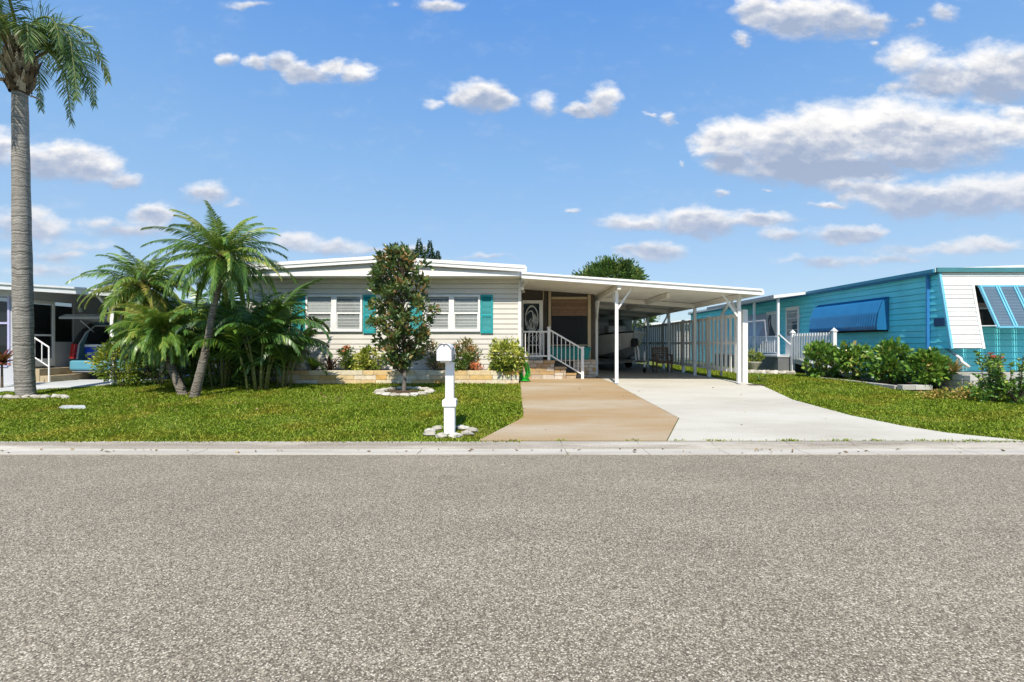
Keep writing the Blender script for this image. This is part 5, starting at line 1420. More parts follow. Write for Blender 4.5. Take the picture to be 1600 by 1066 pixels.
# row of hibiscus bushes
M_hib = leafmat('hibiscus_leaves', [(0, (0.040, 0.109, 0.021)), (.4, (0.100, 0.229, 0.035)), (.75, (0.240, 0.399, 0.060)), (.93, (0.438, 0.518, 0.100)), (1, (0.597, 0.478, 0.159))], trans=.28, rough=.32, spec=.5)
HB = [(1284, 15.3, .46, .44, .54, 'farthest'), (1336, 14.3, .40, .40, .56, 'second'), (1393, 13.2, .44, .40, .53, 'third'), (1449, 12.2, .40, .38, .42, 'nearest')]
HL = ['leafy hibiscus bush at the foot of the white picket railing', 'leafy hibiscus bush below the left part of the blue side awning', 'leafy hibiscus bush below the near end of the blue side awning', 'lower hibiscus bush in front of the blue downspout']
for i, ((x_, Y_, rx, ry, rz, _), lb) in enumerate(zip(HB, HL)):
    shrub('hibiscus_bush', lb, 'bush', (px(x_, Y_), Y_, .43 + rz * .95), (rx, ry, rz), 46, 26, .135, .66, M_hib, 60 + i, 'hibiscus bushes beside the turquoise home', clump=.17, base=(px(x_, Y_), Y_, .41), zmin=.48, up=.35, stems=14)
for i, (x_, Y_, h, lb) in enumerate(((1553, 10.35, 1.02, 'sparse upright shrub with bare stems on the right lawn, left of its neighbour'), (1590, 10.1, .95, 'sparse upright shrub with bare stems cut by the right edge'))):
    X_ = px(x_, Y_); g0 = gz(Y_)
    t = thing('sparse_shrub', lb, 'shrub', (X_, Y_, g0), 'sparse shrubs on the right lawn'); g = random.Random(90 + i); P = []; D = []; s = MB()
    for k in range(15):
        az = g.random() * 2 * PI; sp = g.uniform(.10, .40); hh = h * g.uniform(.4, 1.08)
        b = Vector((X_, Y_, g0)); e = b + Vector((math.cos(az) * sp, math.sin(az) * sp, hh)); m1 = b.lerp(e, .5) + Vector((math.cos(az), math.sin(az), 0)) * .05
        s.tube([b, m1, e], [.012, .009, .005], 5)
        for q in range(26):
            t_ = g.uniform(.3, 1.02); c_ = b.lerp(m1, t_ * 2) if t_ < .5 else m1.lerp(e, t_ * 2 - 1); P.append(tuple(c_)); D.append((g.gauss(0, 1), g.gauss(0, 1), .5 + g.gauss(0, .5)))
    leaf_mesh('leaves', np.array(P), np.array(D), np.array([g.uniform(.06, .11) for _ in P]), .6, M_hib, t, np.clip(rng.normal(.5, .25, len(P)), 0, 1))
    s.build('stem', M_twig, t)
    leaf_mesh('leaves', *crown_points((X_, Y_, g0 + .2), (.38, .3, .16), 16, 22, .11, seed=95 + i)[:2], np.full(352, .08), .6, M_hib, t, np.clip(rng.normal(.45, .25, 352), 0, 1))
t = thing('bromeliad', 'tan and green spiky bromeliad in front of the turquoise home bay', 'plant', (px(1490, 11.9), 11.9, .8)); strap_rosette('leaves', (px(1490, 11.75), 11.75, .80), 44, .42, .04, M_brom, t, 14, (.2, 1.4), .6)
shrub('flowering_plant', 'small plant with orange-red blooms in the white block planter', 'plant', (px(1547, 11.7), 11.7, 1.0), (.22, .18, .18), 16, 20, .07, .6, M_green, 101, clump=.09, base=(px(1547, 11.7), 11.7, .74), stems=6, flowers=(leafmat('coral_petals', [(0, (.55, .06, .03)), (1, (.72, .20, .10))], trans=.3), 3, .06))
P, D, tn, _ = crown_points((px(1497, 10.75), 10.75, .36), (.85, .22, .10), 40, 24, .12, seed=102)
o = leaf_mesh('ground_cover', P, D, np.full(len(P), .055), .6, leafmat('orange_ground_cover', [(0, (0.135, 0.176, 0.027)), (.4, (0.297, 0.270, 0.041)), (.7, (0.567, 0.351, 0.081)), (1, (0.700, 0.459, 0.162))], trans=.2), None, tn); tag(o, kind='stuff')
P, D, tn, _ = crown_points((px(1555, 11.05), 11.05, .44), (1.0, .2, .12), 40, 24, .12, seed=103)
o = leaf_mesh('ground_cover', P, D, np.full(len(P), .06), .6, M_yg, None, tn); tag(o, kind='stuff')
# pot of yellow flowers and white rocks at the foot of the deck
X_, Y_ = px(1178, 18.0), 18.0
t = thing('flower_pot', 'stone pot with a yellow flowering plant near the fence end', 'flower pot', (X_, Y_, .43))
MB().lathe((X_, Y_, .43), [(.12, 0), (.15, .04), (.10, .10), (.2, .26), (.26, .36), (.27, .40), (.23, .40)], 16).build('pot', M_conc, t, smooth=False)
P, D, tn, _ = crown_points((X_, Y_, 1.0), (.26, .24, .20), 22, 24, .12, seed=104); leaf_mesh('plant', P, D, np.full(len(P), .08), .5, M_yg, t, tn)
for k in range(12):
    x_ = 1170 + k * 6.2; Y_ = 17.4 - .05 * k
    stone(px(x_, Y_), Y_, (.12, .09, .09), k + 120, 'white rock in the row along the turquoise home deck', 'white rocks along the deck', z=.43)
t = thing('grass_tuft', 'small dry spider-leaved tuft by the end post of the privacy fence', 'plant', (px(1187, 13.6), 13.6, .42)); strap_rosette('leaves', (px(1187, 13.6), 13.6, .42), 34, .34, .02, M_strapg, t, 15, (.2, 1.3), 1.0)
# farther pale home behind the blue one
fh = thing('white_mobile_home', 'pale mobile home with a white roof far behind the fence', 'house', (14, 40, .43))
lap(MB(), 33, 48, .5, 2.95, 10.9, axis='y', sgn=-1, step=.25).build('side_wall', M_siding, fh); lap(MB(), 10.9, 19, .5, 2.95, 33, step=.25).build('front_wall', M_siding, fh)
bx(10.92, 19, 33.02, 48, .4, 2.97).build('body', M_siding, fh)
MB().prism([(10.4, 32.6, 2.98), (15, 32.6, 3.5), (19.5, 32.6, 2.98), (19.5, 32.6, 2.8), (10.4, 32.6, 2.8)], (0, 16, 0)).build('roof', M_roof, fh)
bx(8.6, 10.35, 33, 40, 2.74, 2.9).build('carport_roof', M_roof, fh)
for yy in (33.2, 39.5): bx(8.65, 8.75, yy, yy + .1, .43, 2.73).build('post', M_whitemetal, fh)

# ================================================================== neighbour on the left
M_lwall = mat('grey_white_panel', (.46, .47, .50), .6, .06, 2)
M_lroof = mat('grey_metal_fascia', (.58, .61, .63), .5, .08, 2, dirt=(.4, .42, .43), dirt_amt=.3)
lh_ = thing('neighbor_home', 'neighbouring pale grey home with screened room and flat carport at left', 'house', (-15, 15, .43))
LX = -13.3; LY = 12.95
w = MB(); w.box(-22, LX, LY, LY + .08, .43, .92); w.box(-22, LX, LY, LY + .08, 2.75, 2.95); w.box(LX - .12, LX, LY - .012, LY + .1, .43, 2.94)
w.build('front_wall', M_lwall, lh_)
wf = MB(); wx1 = px(14.5, LY)
for a in (wx1 - 1.2, wx1 - 2.4): wf.box(a - .03, a + .03, LY - .02, LY + .06, .92, 2.75)
wf.box(-22, wx1, LY - .02, LY + .06, 2.02, 2.07); wf.box(wx1 - .03, wx1 + .03, LY - .025, LY + .07, .92, 2.75); wf.box(-22, wx1 - .03, LY - .03, LY + .06, .88, .92)
wf.build('window_frame', mat('lavender_trim', (.42, .42, .62), .5, .05, 3), lh_)
bx(wx1 + .03, LX - .12, LY, LY + .08, .92, 2.75).build('pilaster', M_lwall, lh_)
MB().quad((-22, LY + .03, .92), (wx1, LY + .03, .92), (wx1, LY + .03, 2.75), (-22, LY + .03, 2.75)).build('pane', glassmat('dark_window', clear=.3, refl=.08), lh_)
# side wall facing the carport: screen door and screen bay
sw = MB()
sw.box(LX - .05, LX, LY + .1, 13.28, .43, 2.94); sw.box(LX - .05, LX, 14.62, 20, .43, 2.94); sw.box(LX - .05, LX, 13.28, 14.62, 2.70, 2.94); sw.box(LX - .05, LX, 14.02, 14.62, .43, 1.55)
sw.build('side_wall', M_lwall, lh_)
dr_ = MB(); y0, y1, z0, z1 = 13.28, 14.02, .86, 2.70
dr_.box(LX - .04, LX + .02, y0, y0 + .07, z0, z1); dr_.box(LX - .04, LX + .02, y1 - .07, y1, z0, z1)
for a, b in ((z1 - .09, z1), (z0 + .85, z0 + .90), (z0, z0 + .22)): dr_.box(LX - .04, LX + .02, y0 + .07, y1 - .07, a, b)
dd = dr_.build('screen_door', M_whitemetal, lh_)
MB().quad((LX - .01, y0, z0), (LX - .01, y1, z0), (LX - .01, y1, z1), (LX - .01, y0, z1)).build('screen', M_screen, dd)
MB().quad((LX - .02, 14.02, 1.55), (LX - .02, 14.62, 1.55), (LX - .02, 14.62, 2.70), (LX - .02, 14.02, 2.70)).build('screen', M_screen, lh_)
bx(-22, -17, 13.2, 20, .43, 2.9).build('inner_wall', M_grey, lh_); bx(-17, LX - .06, 13.05, 20, .43, .80).build('inner_floor', M_greyskirt, lh_)
bx(-17, LX - .06, 19.8, 20, .8, 2.9).build('inner_back', M_grey, lh_)
bx(LX, -10.2, 20.0, 20.15, .43, 2.9).build('carport_back', M_lwall, lh_)
zl = lambda x: 3.05 - (x + 13.3) * .058
MB().prism([(-24, 12.5, zl(-24) - .12), (-10.1, 12.5, zl(-10.1) - .16), (-10.1, 12.5, zl(-10.1)), (-24, 12.5, zl(-24) + .04)], (0, .05, 0)).build('fascia', M_lroof, lh_)
MB().prism([(-24, 12.46, zl(-24) + .0), (-10.08, 12.46, zl(-10.1) - .035), (-10.08, 12.46, zl(-10.1) + .015), (-24, 12.46, zl(-24) + .05)], (0, .039, 0)).build('fascia_cap', M_lroof, lh_)
MB().prism([(-24, 12.551, zl(-24) - .10), (-10.12, 12.551, zl(-10.1) - .10), (-10.12, 12.551, zl(-10.1) - .04), (-24, 12.551, zl(-24) - .04)], (0, 7.8, 0)).build('roof', M_roof, lh_)
LPX = px(177, 12.9)
for yy in (12.9, 16.3, 19.6): bx(LPX - .05, LPX + .05, yy - .05, yy + .05, .40, zl(LPX) - .105).build('post', M_whitemetal, lh_)
MB().bar((LPX - .05, 12.9, zl(LPX) - .55), (LPX - .42, 12.9, zl(LPX) - .12), .06, .05).build('brace', M_whitemetal, lh_)
lp = MB(); lp.lathe((LX + .12, 14.72, 2.45), [(.03, .16), (.075, .12), (.09, .0), (.04, -.02)], 10); lp.bar((LX, 14.72, 2.6), (LX + .12, 14.72, 2.6), .03); lp.build('wall_lamp', M_steel, lh_)
st = thing('entry_steps', 'two weathered plank steps at the neighbouring screen door', 'steps', (LX + .3, 13.8, .43))
bx(LX + .005, LX + .32, 13.25, 14.35, .43, .81).build('upper_step', M_tanwood, st, bevel=.01); bx(LX + .33, LX + .62, 13.25, 14.5, .43, .62).build('lower_step', M_tanwood, st, bevel=.01)
hr = thing('hand_rail', 'white metal hand rail on the neighbouring entry steps', 'hand rail', (LX + .5, 13.2, .43))
ha, hb = (LX + .08, 13.17), (LX + .66, 13.17)
for (xx, yy), z in ((ha, 1.78), (hb, 1.40)): MB().tube([(xx, yy, .46), (xx, yy, z)], .02, 8).build('post', M_white, hr)
MB().tube([(ha[0], 13.17, 1.78), (hb[0], 13.17, 1.40)], .02, 8).build('rail', M_white, hr); MB().tube([(ha[0], 13.17, 1.25), (hb[0], 13.17, .87)], .016, 8).build('rail', M_white, hr)
for q in (.33, .67): MB().tube([(ha[0] + .58 * q, 13.17, 1.25 - .38 * q), (ha[0] + .58 * q, 13.17, 1.78 - .38 * q)], .012, 6).build('baluster', M_white, hr)

# ---- parked SUV, tail toward the street with its liftgate raised
M_car = mat('pale_blue_car_paint', (.20, .42, .50), .22, .05, 2, coat=.8, spec=.6)
M_glassd = glassmat('car_glass', (.01, .012, .014), clear=.25, refl=.14)
M_red = mat('red_lens', (.35, .015, .012), .2, .1, 4, coat=.6)
M_bump = mat('blue_bumper', (.10, .30, .40), .4, .06, 3)
M_trim = mat('grey_car_trim', (.30, .31, .31), .5, .08, 4)
vx0, vy0 = px(111, 13.95), 13.95
vw = 1.86; vcx = vx0 + vw / 2; G0 = .456
car = thing('parked_car', 'pale blue estate car parked tail first with its rear hatch raised', 'car', (vcx, vy0 + 2.2, G0))
def carring(y, hw, z0, zb, zt, tw):
    """closed cross section: sill, bulge at the belt, inward lean to the roof"""
    return [(vcx - hw * .94, y, z0), (vcx - hw, y, z0 + .25), (vcx - hw, y, zb), (vcx - tw, y, zt - .06), (vcx - tw * .86, y, zt), (vcx + tw * .86, y, zt), (vcx + tw, y, zt - .06), (vcx + hw, y, zb), (vcx + hw, y, z0 + .25), (vcx + hw * .94, y, z0)]
rings = [carring(vy0 + .10, .90, G0 + .30, G0 + 1.02, G0 + 1.10, .86), carring(vy0 + .42, .92, G0 + .24, G0 + 1.04, G0 + 1.66, .70), carring(vy0 + 2.6, .93, G0 + .24, G0 + 1.02, G0 + 1.70, .70), carring(vy0 + 3.2, .93, G0 + .24, G0 + 1.02, G0 + 1.55, .70), carring(vy0 + 3.8, .92, G0 + .26, G0 + 1.0, G0 + 1.08, .86), carring(vy0 + 4.6, .84, G0 + .28, G0 + .82, G0 + .90, .76)]
bd = MB(); nr = 10
bd.v = [p for r_ in rings for p in r_]
glass = MB()
for i in range(len(rings) - 1):
    for k in range(nr - 1):
        q = [i * nr + k, i * nr + k + 1, (i + 1) * nr + k + 1, (i + 1) * nr + k]
        if i == 0 and k in (3, 4, 5): continue
        if k in (2, 6) and i in (1, 2):
            glass.add([bd.v[j] for j in q], [(0, 1, 2, 3)])
        else: bd.f.append(q); bd.r.append(.5)
bd.f.append([5 * nr + k for k in range(nr)]); bd.r.append(.5)
bd.f.append([i for i in (0, 1, 8, 9)]); bd.r.append(.5)
bd.build('body', M_car, car, smooth=False, bevel=.02)
for q in range(len(glass.f)):
    MB().add([glass.v[j] for j in glass.f[q]], [(0, 1, 2, 3)]).build('side_window', M_glassd, car)
# tail: black D pillars either side of the open hatch, lens clusters, bumper, light surround
for s0 in (-1, 1):
    pl = MB()
    P0 = [Vector((vcx + s0 * .92, vy0 + .06, G0 + .55)), Vector((vcx + s0 * .91, vy0 + .10, G0 + 1.02)), Vector((vcx + s0 * .82, vy0 + .25, G0 + 1.38)), Vector((vcx + s0 * .70, vy0 + .42, G0 + 1.62))]
    for a, b in zip(P0[1:-1], P0[2:]): pl.bar(a, b, .13, .10)
    pl.build('rear_pillar', M_black, car, bevel=.02)
    MB().bar(P0[0] + Vector((0, -.01, .06)), P0[1] + Vector((-s0 * .01, -.01, .02)), .13, .12).build('tail_lamp', M_red, car, bevel=.02)
    il = MB(); il.tube([P0[0] + Vector((-s0 * .12, -.01, .05)), P0[1] + Vector((-s0 * .13, -.01, 0)), P0[2] + Vector((-s0 * .12, -.02, -.02)), P0[3] + Vector((-s0 * .12, -.02, -.05))], .022, 6)
    il.build('hatch_seal', M_trim, car)
MB().tube([(vcx - .58, vy0 + .42, G0 + 1.57), (vcx + .58, vy0 + .42, G0 + 1.57)], .022, 6).build('hatch_seal', M_trim, car)
bx(vcx - .74, vcx + .74, vy0 + .30, vy0 + 2.2, G0 + .56, G0 + .60).build('cargo_floor', M_greyskirt, car)
bx(vcx - .80, vcx + .80, vy0 + 1.25, vy0 + 1.35, G0 + .60, G0 + 1.28).build('rear_seat', M_dark, car, bevel=.05)
bp_ = MB(); bp_.box(vcx - .94, vcx + .94, vy0 - .06, vy0 + .30, G0 + .28, G0 + .56); bp_.build('rear_bumper', M_bump, car, bevel=.05)
bx(vcx - .9, vcx + .9, vy0 - .01, vy0 + .25, G0 + .22, G0 + .275).build('bumper_skirt', M_trim, car, bevel=.02)
# raised hatch
hz = G0 + 1.68
hA = Vector((0, vy0 + .42, hz)); hB = Vector((0, vy0 - .52, hz + .10))
hp = MB(); hp.add([(vcx - .64, hA.y, hA.z), (vcx + .64, hA.y, hA.z), (vcx + .86, hB.y + .25, hB.z + .03), (vcx + .80, hB.y, hB.z - .06), (vcx - .80, hB.y, hB.z - .06), (vcx - .86, hB.y + .25, hB.z + .03)] + [(vcx - .64, hA.y, hA.z + .05), (vcx + .64, hA.y, hA.z + .05), (vcx + .86, hB.y + .25, hB.z + .09), (vcx + .80, hB.y, hB.z + .01), (vcx - .80, hB.y, hB.z + .01), (vcx - .86, hB.y + .25, hB.z + .09)],
  [(0, 1, 2, 5), (5, 2, 3, 4), (6, 11, 8, 7), (11, 10, 9, 8), (0, 6, 7, 1), (1, 7, 8, 2), (2, 8, 9, 3), (3, 9, 10, 4), (4, 10, 11, 5), (5, 11, 6, 0)])
ht = hp.build('rear_hatch', M_trim, car, bevel=.015)
for s0 in (-1, 1): MB().tube([(vcx + s0 * .62, vy0 + .40, G0 + 1.38), (vcx + s0 * .68, vy0 + .02, hz + .03)], .012, 6).build('hatch_strut', M_steel, car)
for s0 in (-1, 1): MB().tube([(vcx + s0 * .58, vy0 + .7, G0 + 1.70), (vcx + s0 * .58, vy0 + .75, G0 + 1.77), (vcx + s0 * .58, vy0 + 2.4, G0 + 1.79), (vcx + s0 * .58, vy0 + 2.45, G0 + 1.72)], .018, 6).build('roof_rail', M_black, car)
for s0 in (-1, 1):
    for yy in (vy0 + .95, vy0 + 3.7):
        wl = MB().wheel((vcx + s0 * .80, yy, G0 + .33), (1, 0, 0), .33, .22).build('wheel', M_black, car, smooth=False)
        MB().wheel((vcx + s0 * .905, yy, G0 + .33), (1, 0, 0), .2, .03).build('rim', M_steel, wl)
ck_ = thing('cooler', 'blue picnic cooler with a white lid inside the open car hatch', 'cooler', (vcx - .35, vy0 + .45, G0 + .6))
M_cool = mat('blue_cooler', (.02, .07, .55), .4, .05, 3)
cx0 = px(134, 14.3); bx(cx0, cx0 + .62, vy0 + .31, vy0 + .68, G0 + .602, G0 + .94).build('tub', M_cool, ck_, bevel=.02); bx(cx0 - .01, cx0 + .63, vy0 + .30, vy0 + .69, G0 + .942, G0 + 1.02).build('lid', M_white, ck_, bevel=.02)
bx(cx0 + .08, cx0 + .2, vy0 + .30, vy0 + .309, G0 + .72, G0 + .78).build('handle', M_white, ck_)

# ================================================================== boat on its trailer, bow toward the street
M_hull = mat('white_gelcoat', (.60, .60, .58), .3, .05, 2, coat=.3)
M_dkhull = mat('dark_hull_bottom', (.30, .30, .30), .4, .15, 3)
bo = thing('motor_boat', 'white centre console motor boat on a trailer under the carport', 'boat', (4.1, 20.5, .9))
A = Vector((4.28, 17.75, 0)); ax = Vector((-.10, 1, 0)).normalized(); sd = Vector((ax.y, -ax.x, 0))
def bpnt(l, s_, z): q = A + ax * l + sd * s_; return (q.x, q.y, z)
ST = [0, .25, .6, 1.1, 1.8, 2.8, 4.0, 5.2]
def sect(l):
    q = min(1, l / 2.0); hwid = 1.02 * (1 - (1 - q) ** 2.2) ** .8 if l < 2 else 1.02; ch = hwid * .80 * min(1, .35 + .65 * q)
    kz = .84 + .5 * (1 - min(1, l / 1.5)) ** 2; cz_ = 1.02 + .42 * (1 - q) ** 1.5; sz = 1.80 + .14 * (1 - q)
    return hwid, ch, kz, cz_, sz
hull = MB(); rowsv = []
for l in ST:
    h_, ch, kz, cz_, sz = sect(l); l0 = l
    r_ = [bpnt(l - .12 * (l < .1), -max(h_, .01), sz), bpnt(l, -max(ch * 1.03, .01), cz_ + .02), bpnt(l, -max(ch, .008), cz_), bpnt(l + .25 * (l < .5), 0, kz), bpnt(l, max(ch, .008), cz_), bpnt(l, max(ch * 1.03, .01), cz_ + .02), bpnt(l - .12 * (l < .1), max(h_, .01), sz)]
    rowsv.append(len(hull.v)); hull.v += r_
bot = MB(); bot.v = list(hull.v)
for i in range(len(ST) - 1):
    for k in range(6):
        f_ = [rowsv[i] + k, rowsv[i] + k + 1, rowsv[i + 1] + k + 1, rowsv[i + 1] + k]
        tgt = bot if k in (2, 3) else hull
        tgt.f.append(f_); tgt.r.append(.5)
hull.f.append([rowsv[-1] + k for k in range(7)]); hull.r.append(.5)
hull.build('hull', M_hull, bo, smooth=False); bot.build('hull_bottom', M_dkhull, bo)
dk_ = MB()
for i in range(len(ST) - 1):
    a, b = sect(ST[i]), sect(ST[i + 1])
    z1, z2 = a[4] - .06, b[4] - .06
    dk_.quad(bpnt(ST[i], -a[0] * .98, z1), bpnt(ST[i], a[0] * .98, z1), bpnt(ST[i + 1], b[0] * .98, z2), bpnt(ST[i + 1], -b[0] * .98, z2))
dk_.build('deck', M_hull, bo)
for s0 in (-1, 1):
    MB().tube([bpnt(l - .12 * (l < .1), s0 * (max(sect(l)[0], .01) + .008), sect(l)[4] - .01) for l in ST], .028, 6).build('rub_rail', M_black if s0 < 0 else M_hull, bo)
def bbox(l0, l1, s0, s1, z0, z1): 
    m_ = MB(); m_.prism([bpnt(l0, s0, z0), bpnt(l1, s0, z0), bpnt(l1, s1, z0), bpnt(l0, s1, z0)], (0, 0, z1 - z0)); return m_
bbox(1.9, 2.6, -.36, .36, 1.76, 2.22).build('console', M_hull, bo, bevel=.03)
ws = MB(); ws.quad(bpnt(1.95, -.34, 2.22), bpnt(1.95, .34, 2.22), bpnt(2.15, .28, 2.48), bpnt(2.15, -.28, 2.48)); ws.build('windscreen', M_glassd, bo)
bbox(2.9, 3.4, -.5, .5, 1.76, 2.05).build('helm_seat', M_white, bo, bevel=.04); bbox(3.32, 3.42, -.5, .5, 2.06, 2.42).build('seat_back', M_white, bo, bevel=.03)
bbox(.9, 1.35, -.42, .42, 1.80, 1.98).build('bow_cushion', M_white, bo, bevel=.04)
br = MB()
for s0 in (-1, 1):
    pts = [bpnt(l, s0 * sect(l)[0] * .93, sect(l)[4] + .20) for l in (.25, .6, 1.1, 1.8)]; br.tube(pts + [bpnt(2.1, s0 * .95, 1.82)], .013, 6)
    for l in (.6, 1.1, 1.8): br.tube([bpnt(l, s0 * sect(l)[0] * .93, sect(l)[4] + .20), bpnt(l, s0 * sect(l)[0] * .93, sect(l)[4] - .02)], .011, 6)
br.build('bow_rail', M_steel, bo)
mo = bbox(5.25, 5.7, -.22, .22, 1.35, 2.15); mo.add(bbox(5.3, 5.5, -.08, .08, .7, 1.349).v, [(0, 1, 2, 3), (4, 5, 6, 7), (0, 1, 5, 4), (1, 2, 6, 5), (2, 3, 7, 6), (3, 0, 4, 7)]); mo.build('outboard_motor', M_dgrey, bo, bevel=.04)
tr = thing('boat_trailer', 'galvanised boat trailer with winch post and jack wheel under the motor boat', 'trailer', (4.1, 19, .45))
fr = MB()
for s0 in (-1, 1):
    fr.bar(bpnt(-.15, s0 * .06, .86), bpnt(1.5, s0 * .62, .84), .07, .10); fr.bar(bpnt(1.5, s0 * .62, .84), bpnt(5.1, s0 * .66, .84), .07, .10)
for l in (.6, 1.6, 3.2, 4.9): fr.bar(bpnt(l, -.64 if l > 1 else -.3, .82), bpnt(l, .64 if l > 1 else .3, .82), .06, .07)
fr.build('frame', M_steel, tr)
fr = MB(); fr.bar(bpnt(-1.0, 0, .88), bpnt(.2, 0, .86), .08, .09); fr.tube([bpnt(-1.0, 0, .9), bpnt(-1.15, 0, .92), bpnt(-1.18, 0, .88)], .045, 8); fr.build('tongue', M_steel, tr)
wp = MB(); wp.tube([bpnt(-.48, .05, .90), bpnt(-.42, .05, 1.25), bpnt(-.22, .04, 1.50), bpnt(.02, 0, 1.62)], .03, 8); wp.tube([bpnt(-.6, -.10, .9), bpnt(-.2, -.03, 1.5)], .02, 6); wp.build('winch_post', M_white, tr, smooth=True)
wn = MB(); wn.wheel(bpnt(-.16, 0, 1.62), sd, .07, .2); wn.prism([bpnt(-.32, -.12, 1.38), bpnt(-.12, -.12, 1.38), bpnt(-.10, -.12, 1.62), bpnt(-.28, -.12, 1.60)], tuple(sd * .22)); wn.build('winch', M_black, tr)
jk = MB(); jk.tube([bpnt(-.55, .22, .62), bpnt(-.55, .22, 1.22)], .035, 8); jk.tube([bpnt(-.55, .22, 1.22), bpnt(-.75, .22, 1.24)], .014, 6); jk.bar(bpnt(-.55, .03, .9), bpnt(-.55, .22, .9), .05); jk.build('jack', M_white, tr)
MB().wheel(bpnt(-.55, .22, .565), sd, .11, .06, 14).build('jack_wheel', M_black, tr)
for s0 in (-1, 1):
    wl = MB().wheel(bpnt(3.4, s0 * .98, .74), sd, .29, .18).build('wheel', M_black, tr); MB().wheel(bpnt(3.4, s0 * 1.075, .74), sd, .17, .03).build('rim', M_steel, wl)
    MB().prism([bpnt(3.4 + .4 * math.cos(t), s0 * .98 - .11, .74 + .36 * math.sin(t)) for t in np.linspace(.2, PI - .2, 9)] + [bpnt(3.4 + .37 * math.cos(t), s0 * .98 - .11, .74 + .33 * math.sin(t)) for t in np.linspace(PI - .2, .2, 9)], tuple(sd * .22)).build('fender', M_steel, tr)
for s0 in (-1, 1): MB().bar(bpnt(1.7, s0 * .45, .92), bpnt(5.0, s0 * .5, .95), .10, .06).build('bunk', M_black, tr)

# ---- wooden garden chair
M_teak = attrmat('teak_wood', [(0, (.13, .08, .05)), (1, (.24, .155, .10))], var=.35)
wc = thing('garden_chair', 'slatted brown wooden armchair beside the privacy fence under the carport', 'chair', (5.35, 17.6, .455))
X0, Y0, Z0 = 5.33, 17.7, .455
for sx in (-1, 1):
    bx(X0 + sx * .27 - .025, X0 + sx * .27 + .025, Y0 - .25, Y0 - .20, Z0, Z0 + .62).build('leg', M_teak, wc); MB().bar((X0 + sx * .27, Y0 + .20, Z0), (X0 + sx * .27, Y0 + .28, Z0 + .90), .05, .05).build('leg', M_teak, wc)
    bx(X0 + sx * .27 - .04, X0 + sx * .27 + .04, Y0 - .28, Y0 + .22, Z0 + .621, Z0 + .65).build('armrest', M_teak, wc, bevel=.006)
s = MB()
for k in range(7): s.box(X0 - .26, X0 + .26, Y0 - .24 + k * .067, Y0 - .24 + k * .067 + .052, Z0 + .40, Z0 + .425, R.random())
s.build('seat', M_teak, wc); s = MB(); s.box(X0 - .245, X0 + .245, Y0 + .25, Y0 + .28, Z0 + .84, Z0 + .91, .5)
for k in range(6): s.box(X0 - .245, X0 + .245, Y0 + .235 + k * .004, Y0 + .255 + k * .004, Z0 + .46 + k * .065, Z0 + .50 + k * .065, R.random())
s.build('backrest', M_teak, wc)
bx(X0 - .25, X0 + .25, Y0 - .24, Y0 - .215, Z0 + .33, Z0 + .395).build('apron', M_teak, wc)

# ================================================================== trees beyond the roofs
M_tree = leafmat('mango_leaves', [(0, (0.019, 0.055, 0.017)), (.45, (0.055, 0.127, 0.024)), (.8, (0.136, 0.223, 0.040)), (1, (0.287, 0.303, 0.080))], trans=.2)
M_cedar = leafmat('dark_evergreen_leaves', [(0, (0.011, 0.035, 0.016)), (.5, (0.027, 0.074, 0.027)), (.85, (0.068, 0.135, 0.041)), (1, (0.121, 0.176, 0.054))], trans=.15)
def bigtree(label, c, rad, base, nclump, per, clump, ls, m, seed, group='trees behind the houses', lw=.4):
    t = thing('tree', label, 'tree', base, group)
    P, D, tn, cs = crown_points(c, rad, nclump, per, clump, .5, .2, seed)
    leaf_mesh('crown', P, D, ls * (.7 + .6 * rng.random(len(P))), lw, m, t, tn)
    MB().tube([base, (base[0], base[1], (base[2] + c[2]) / 2), c], [rad[0] * .1, rad[0] * .08, rad[0] * .03], 8).build('trunk', M_bark, t)
    s = MB(); branches(s, tuple(Vector(base).lerp(Vector(c), .6)), [tuple(q) for q in cs[:16]], rad[0] * .035, .02, seed); s.build('branch', M_bark, t)
    return t
Yt = 40.0
bigtree('round dense mango tree rising behind the carport roof', (px(952, Yt), Yt, pz(452, Yt)), (3.0, 2.8, 2.35), (px(952, Yt), Yt, .4), 210, 80, .62, .27, M_tree, 201)
t = thing('tree', 'dark evergreen tree peeking over the white roof ridge', 'tree', (px(668, 34), 34, .4), 'trees behind the houses')
PP = []; DD = []; TT = []
for (sx, top, wd, k) in ((655, 373, .62, 3), (672, 377, .55, 4), (684, 392, .6, 5), (645, 390, .55, 6)):
    g_ = np.random.default_rng(202 + k); n = 2600; X_ = px(sx, 34); Zt = pz(top, 34); q = g_.random(n) ** .6; az = g_.random(n) * 2 * PI
    lump = 1 + .35 * np.sin(q * 15 + k + 2 * np.sin(az * 2 + k)) + .3 * np.sin(az * 3 + q * 9 + k * 2) ; r = wd * q * 1.5 * lump * g_.random(n) ** .4
    p_ = np.stack([X_ + r * np.cos(az), 34 + r * np.sin(az), Zt - q * 3.2], 1); PP.append(p_); DD.append(np.stack([np.cos(az), np.sin(az), .5 + g_.normal(size=n) * .4], 1)); TT.append(np.clip(.45 + .2 * g_.normal(size=n) + .15 * np.sin(q * 19 + k), 0, 1))
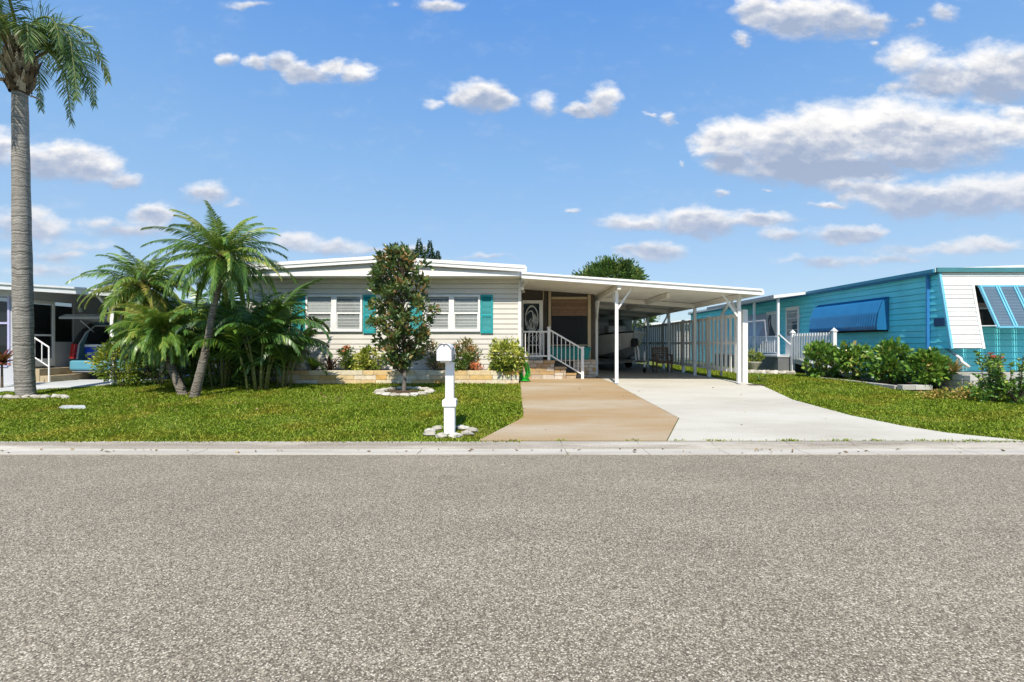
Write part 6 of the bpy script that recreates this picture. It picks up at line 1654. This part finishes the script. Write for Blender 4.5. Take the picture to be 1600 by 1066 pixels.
PP = np.concatenate(PP); leaf_mesh('crown', PP, np.concatenate(DD), np.full(len(PP), .17), .4, M_cedar, t, np.concatenate(TT))
MB().tube([(px(668, 34), 34, .4), (px(668, 34), 34, 3), (px(664, 34), 34, pz(385, 34))], [.2, .16, .03], 8).build('trunk', M_bark, t)
bigtree('low leafy tree seen behind the shed at the carport end', (px(1003, 30), 30, pz(508, 30)), (.85, .8, 1.25), (px(1003, 30), 30, .4), 30, 40, .35, .22, M_tree, 203)

# ================================================================== small litter: fallen leaves, weeds in the kerb seam
P = []; D = []; g = random.Random(77)
for k in range(330):
    q = g.random()
    if q < .35: x, y = g.uniform(-14, 9), g.gauss(6.72, .07)                     # along the gutter
    elif q < .55: x, y = g.gauss(-2.6, 1.1), g.uniform(10.6, 12.9)               # below the magnolia
    elif q < .58: x, y = g.uniform(.2, 6), g.uniform(7.2, 13.5)                  # over the drive
    else: x, y = g.gauss(-7, 2.2), g.uniform(9, 12.5)
    z = (.018 if y < 6.9 else gz(y) + (.014 if .1 < x < 7 else .045)); P.append((x, y, z)); D.append((g.gauss(0, 1), g.gauss(0, 1), .12))
tag(leaf_mesh('fallen_leaves', np.array(P), np.array(D), np.array([g.uniform(.03, .075) for _ in P]), .5, leafmat('dry_leaves', [(0, (.10, .06, .03)), (.6, (.26, .16, .07)), (1, (.40, .30, .12))], trans=.1), None, rng.random(len(P))), kind='stuff')
P = []; D = []
for jx in joints[2:-3] + [px(q, 7.08) for q in (1060, 1128, 1235, 1242, 1310, 1372, 1440, 1520)]:
    for _ in range(26): P.append((jx + g.gauss(0, .06), 7.10 + g.gauss(0, .012), .078)); D.append((g.gauss(0, .6), g.gauss(0, .6), 1))
for _ in range(160): P.append((g.uniform(2.8, 9.8), 7.10 + g.gauss(0, .008), .078)); D.append((g.gauss(0, .8), g.gauss(0, .8), .7))
tag(leaf_mesh('kerb_weeds', np.array(P), np.array(D), np.array([g.uniform(.015, .05) for _ in P]), .3, M_grass, None, rng.random(len(P))), kind='stuff')
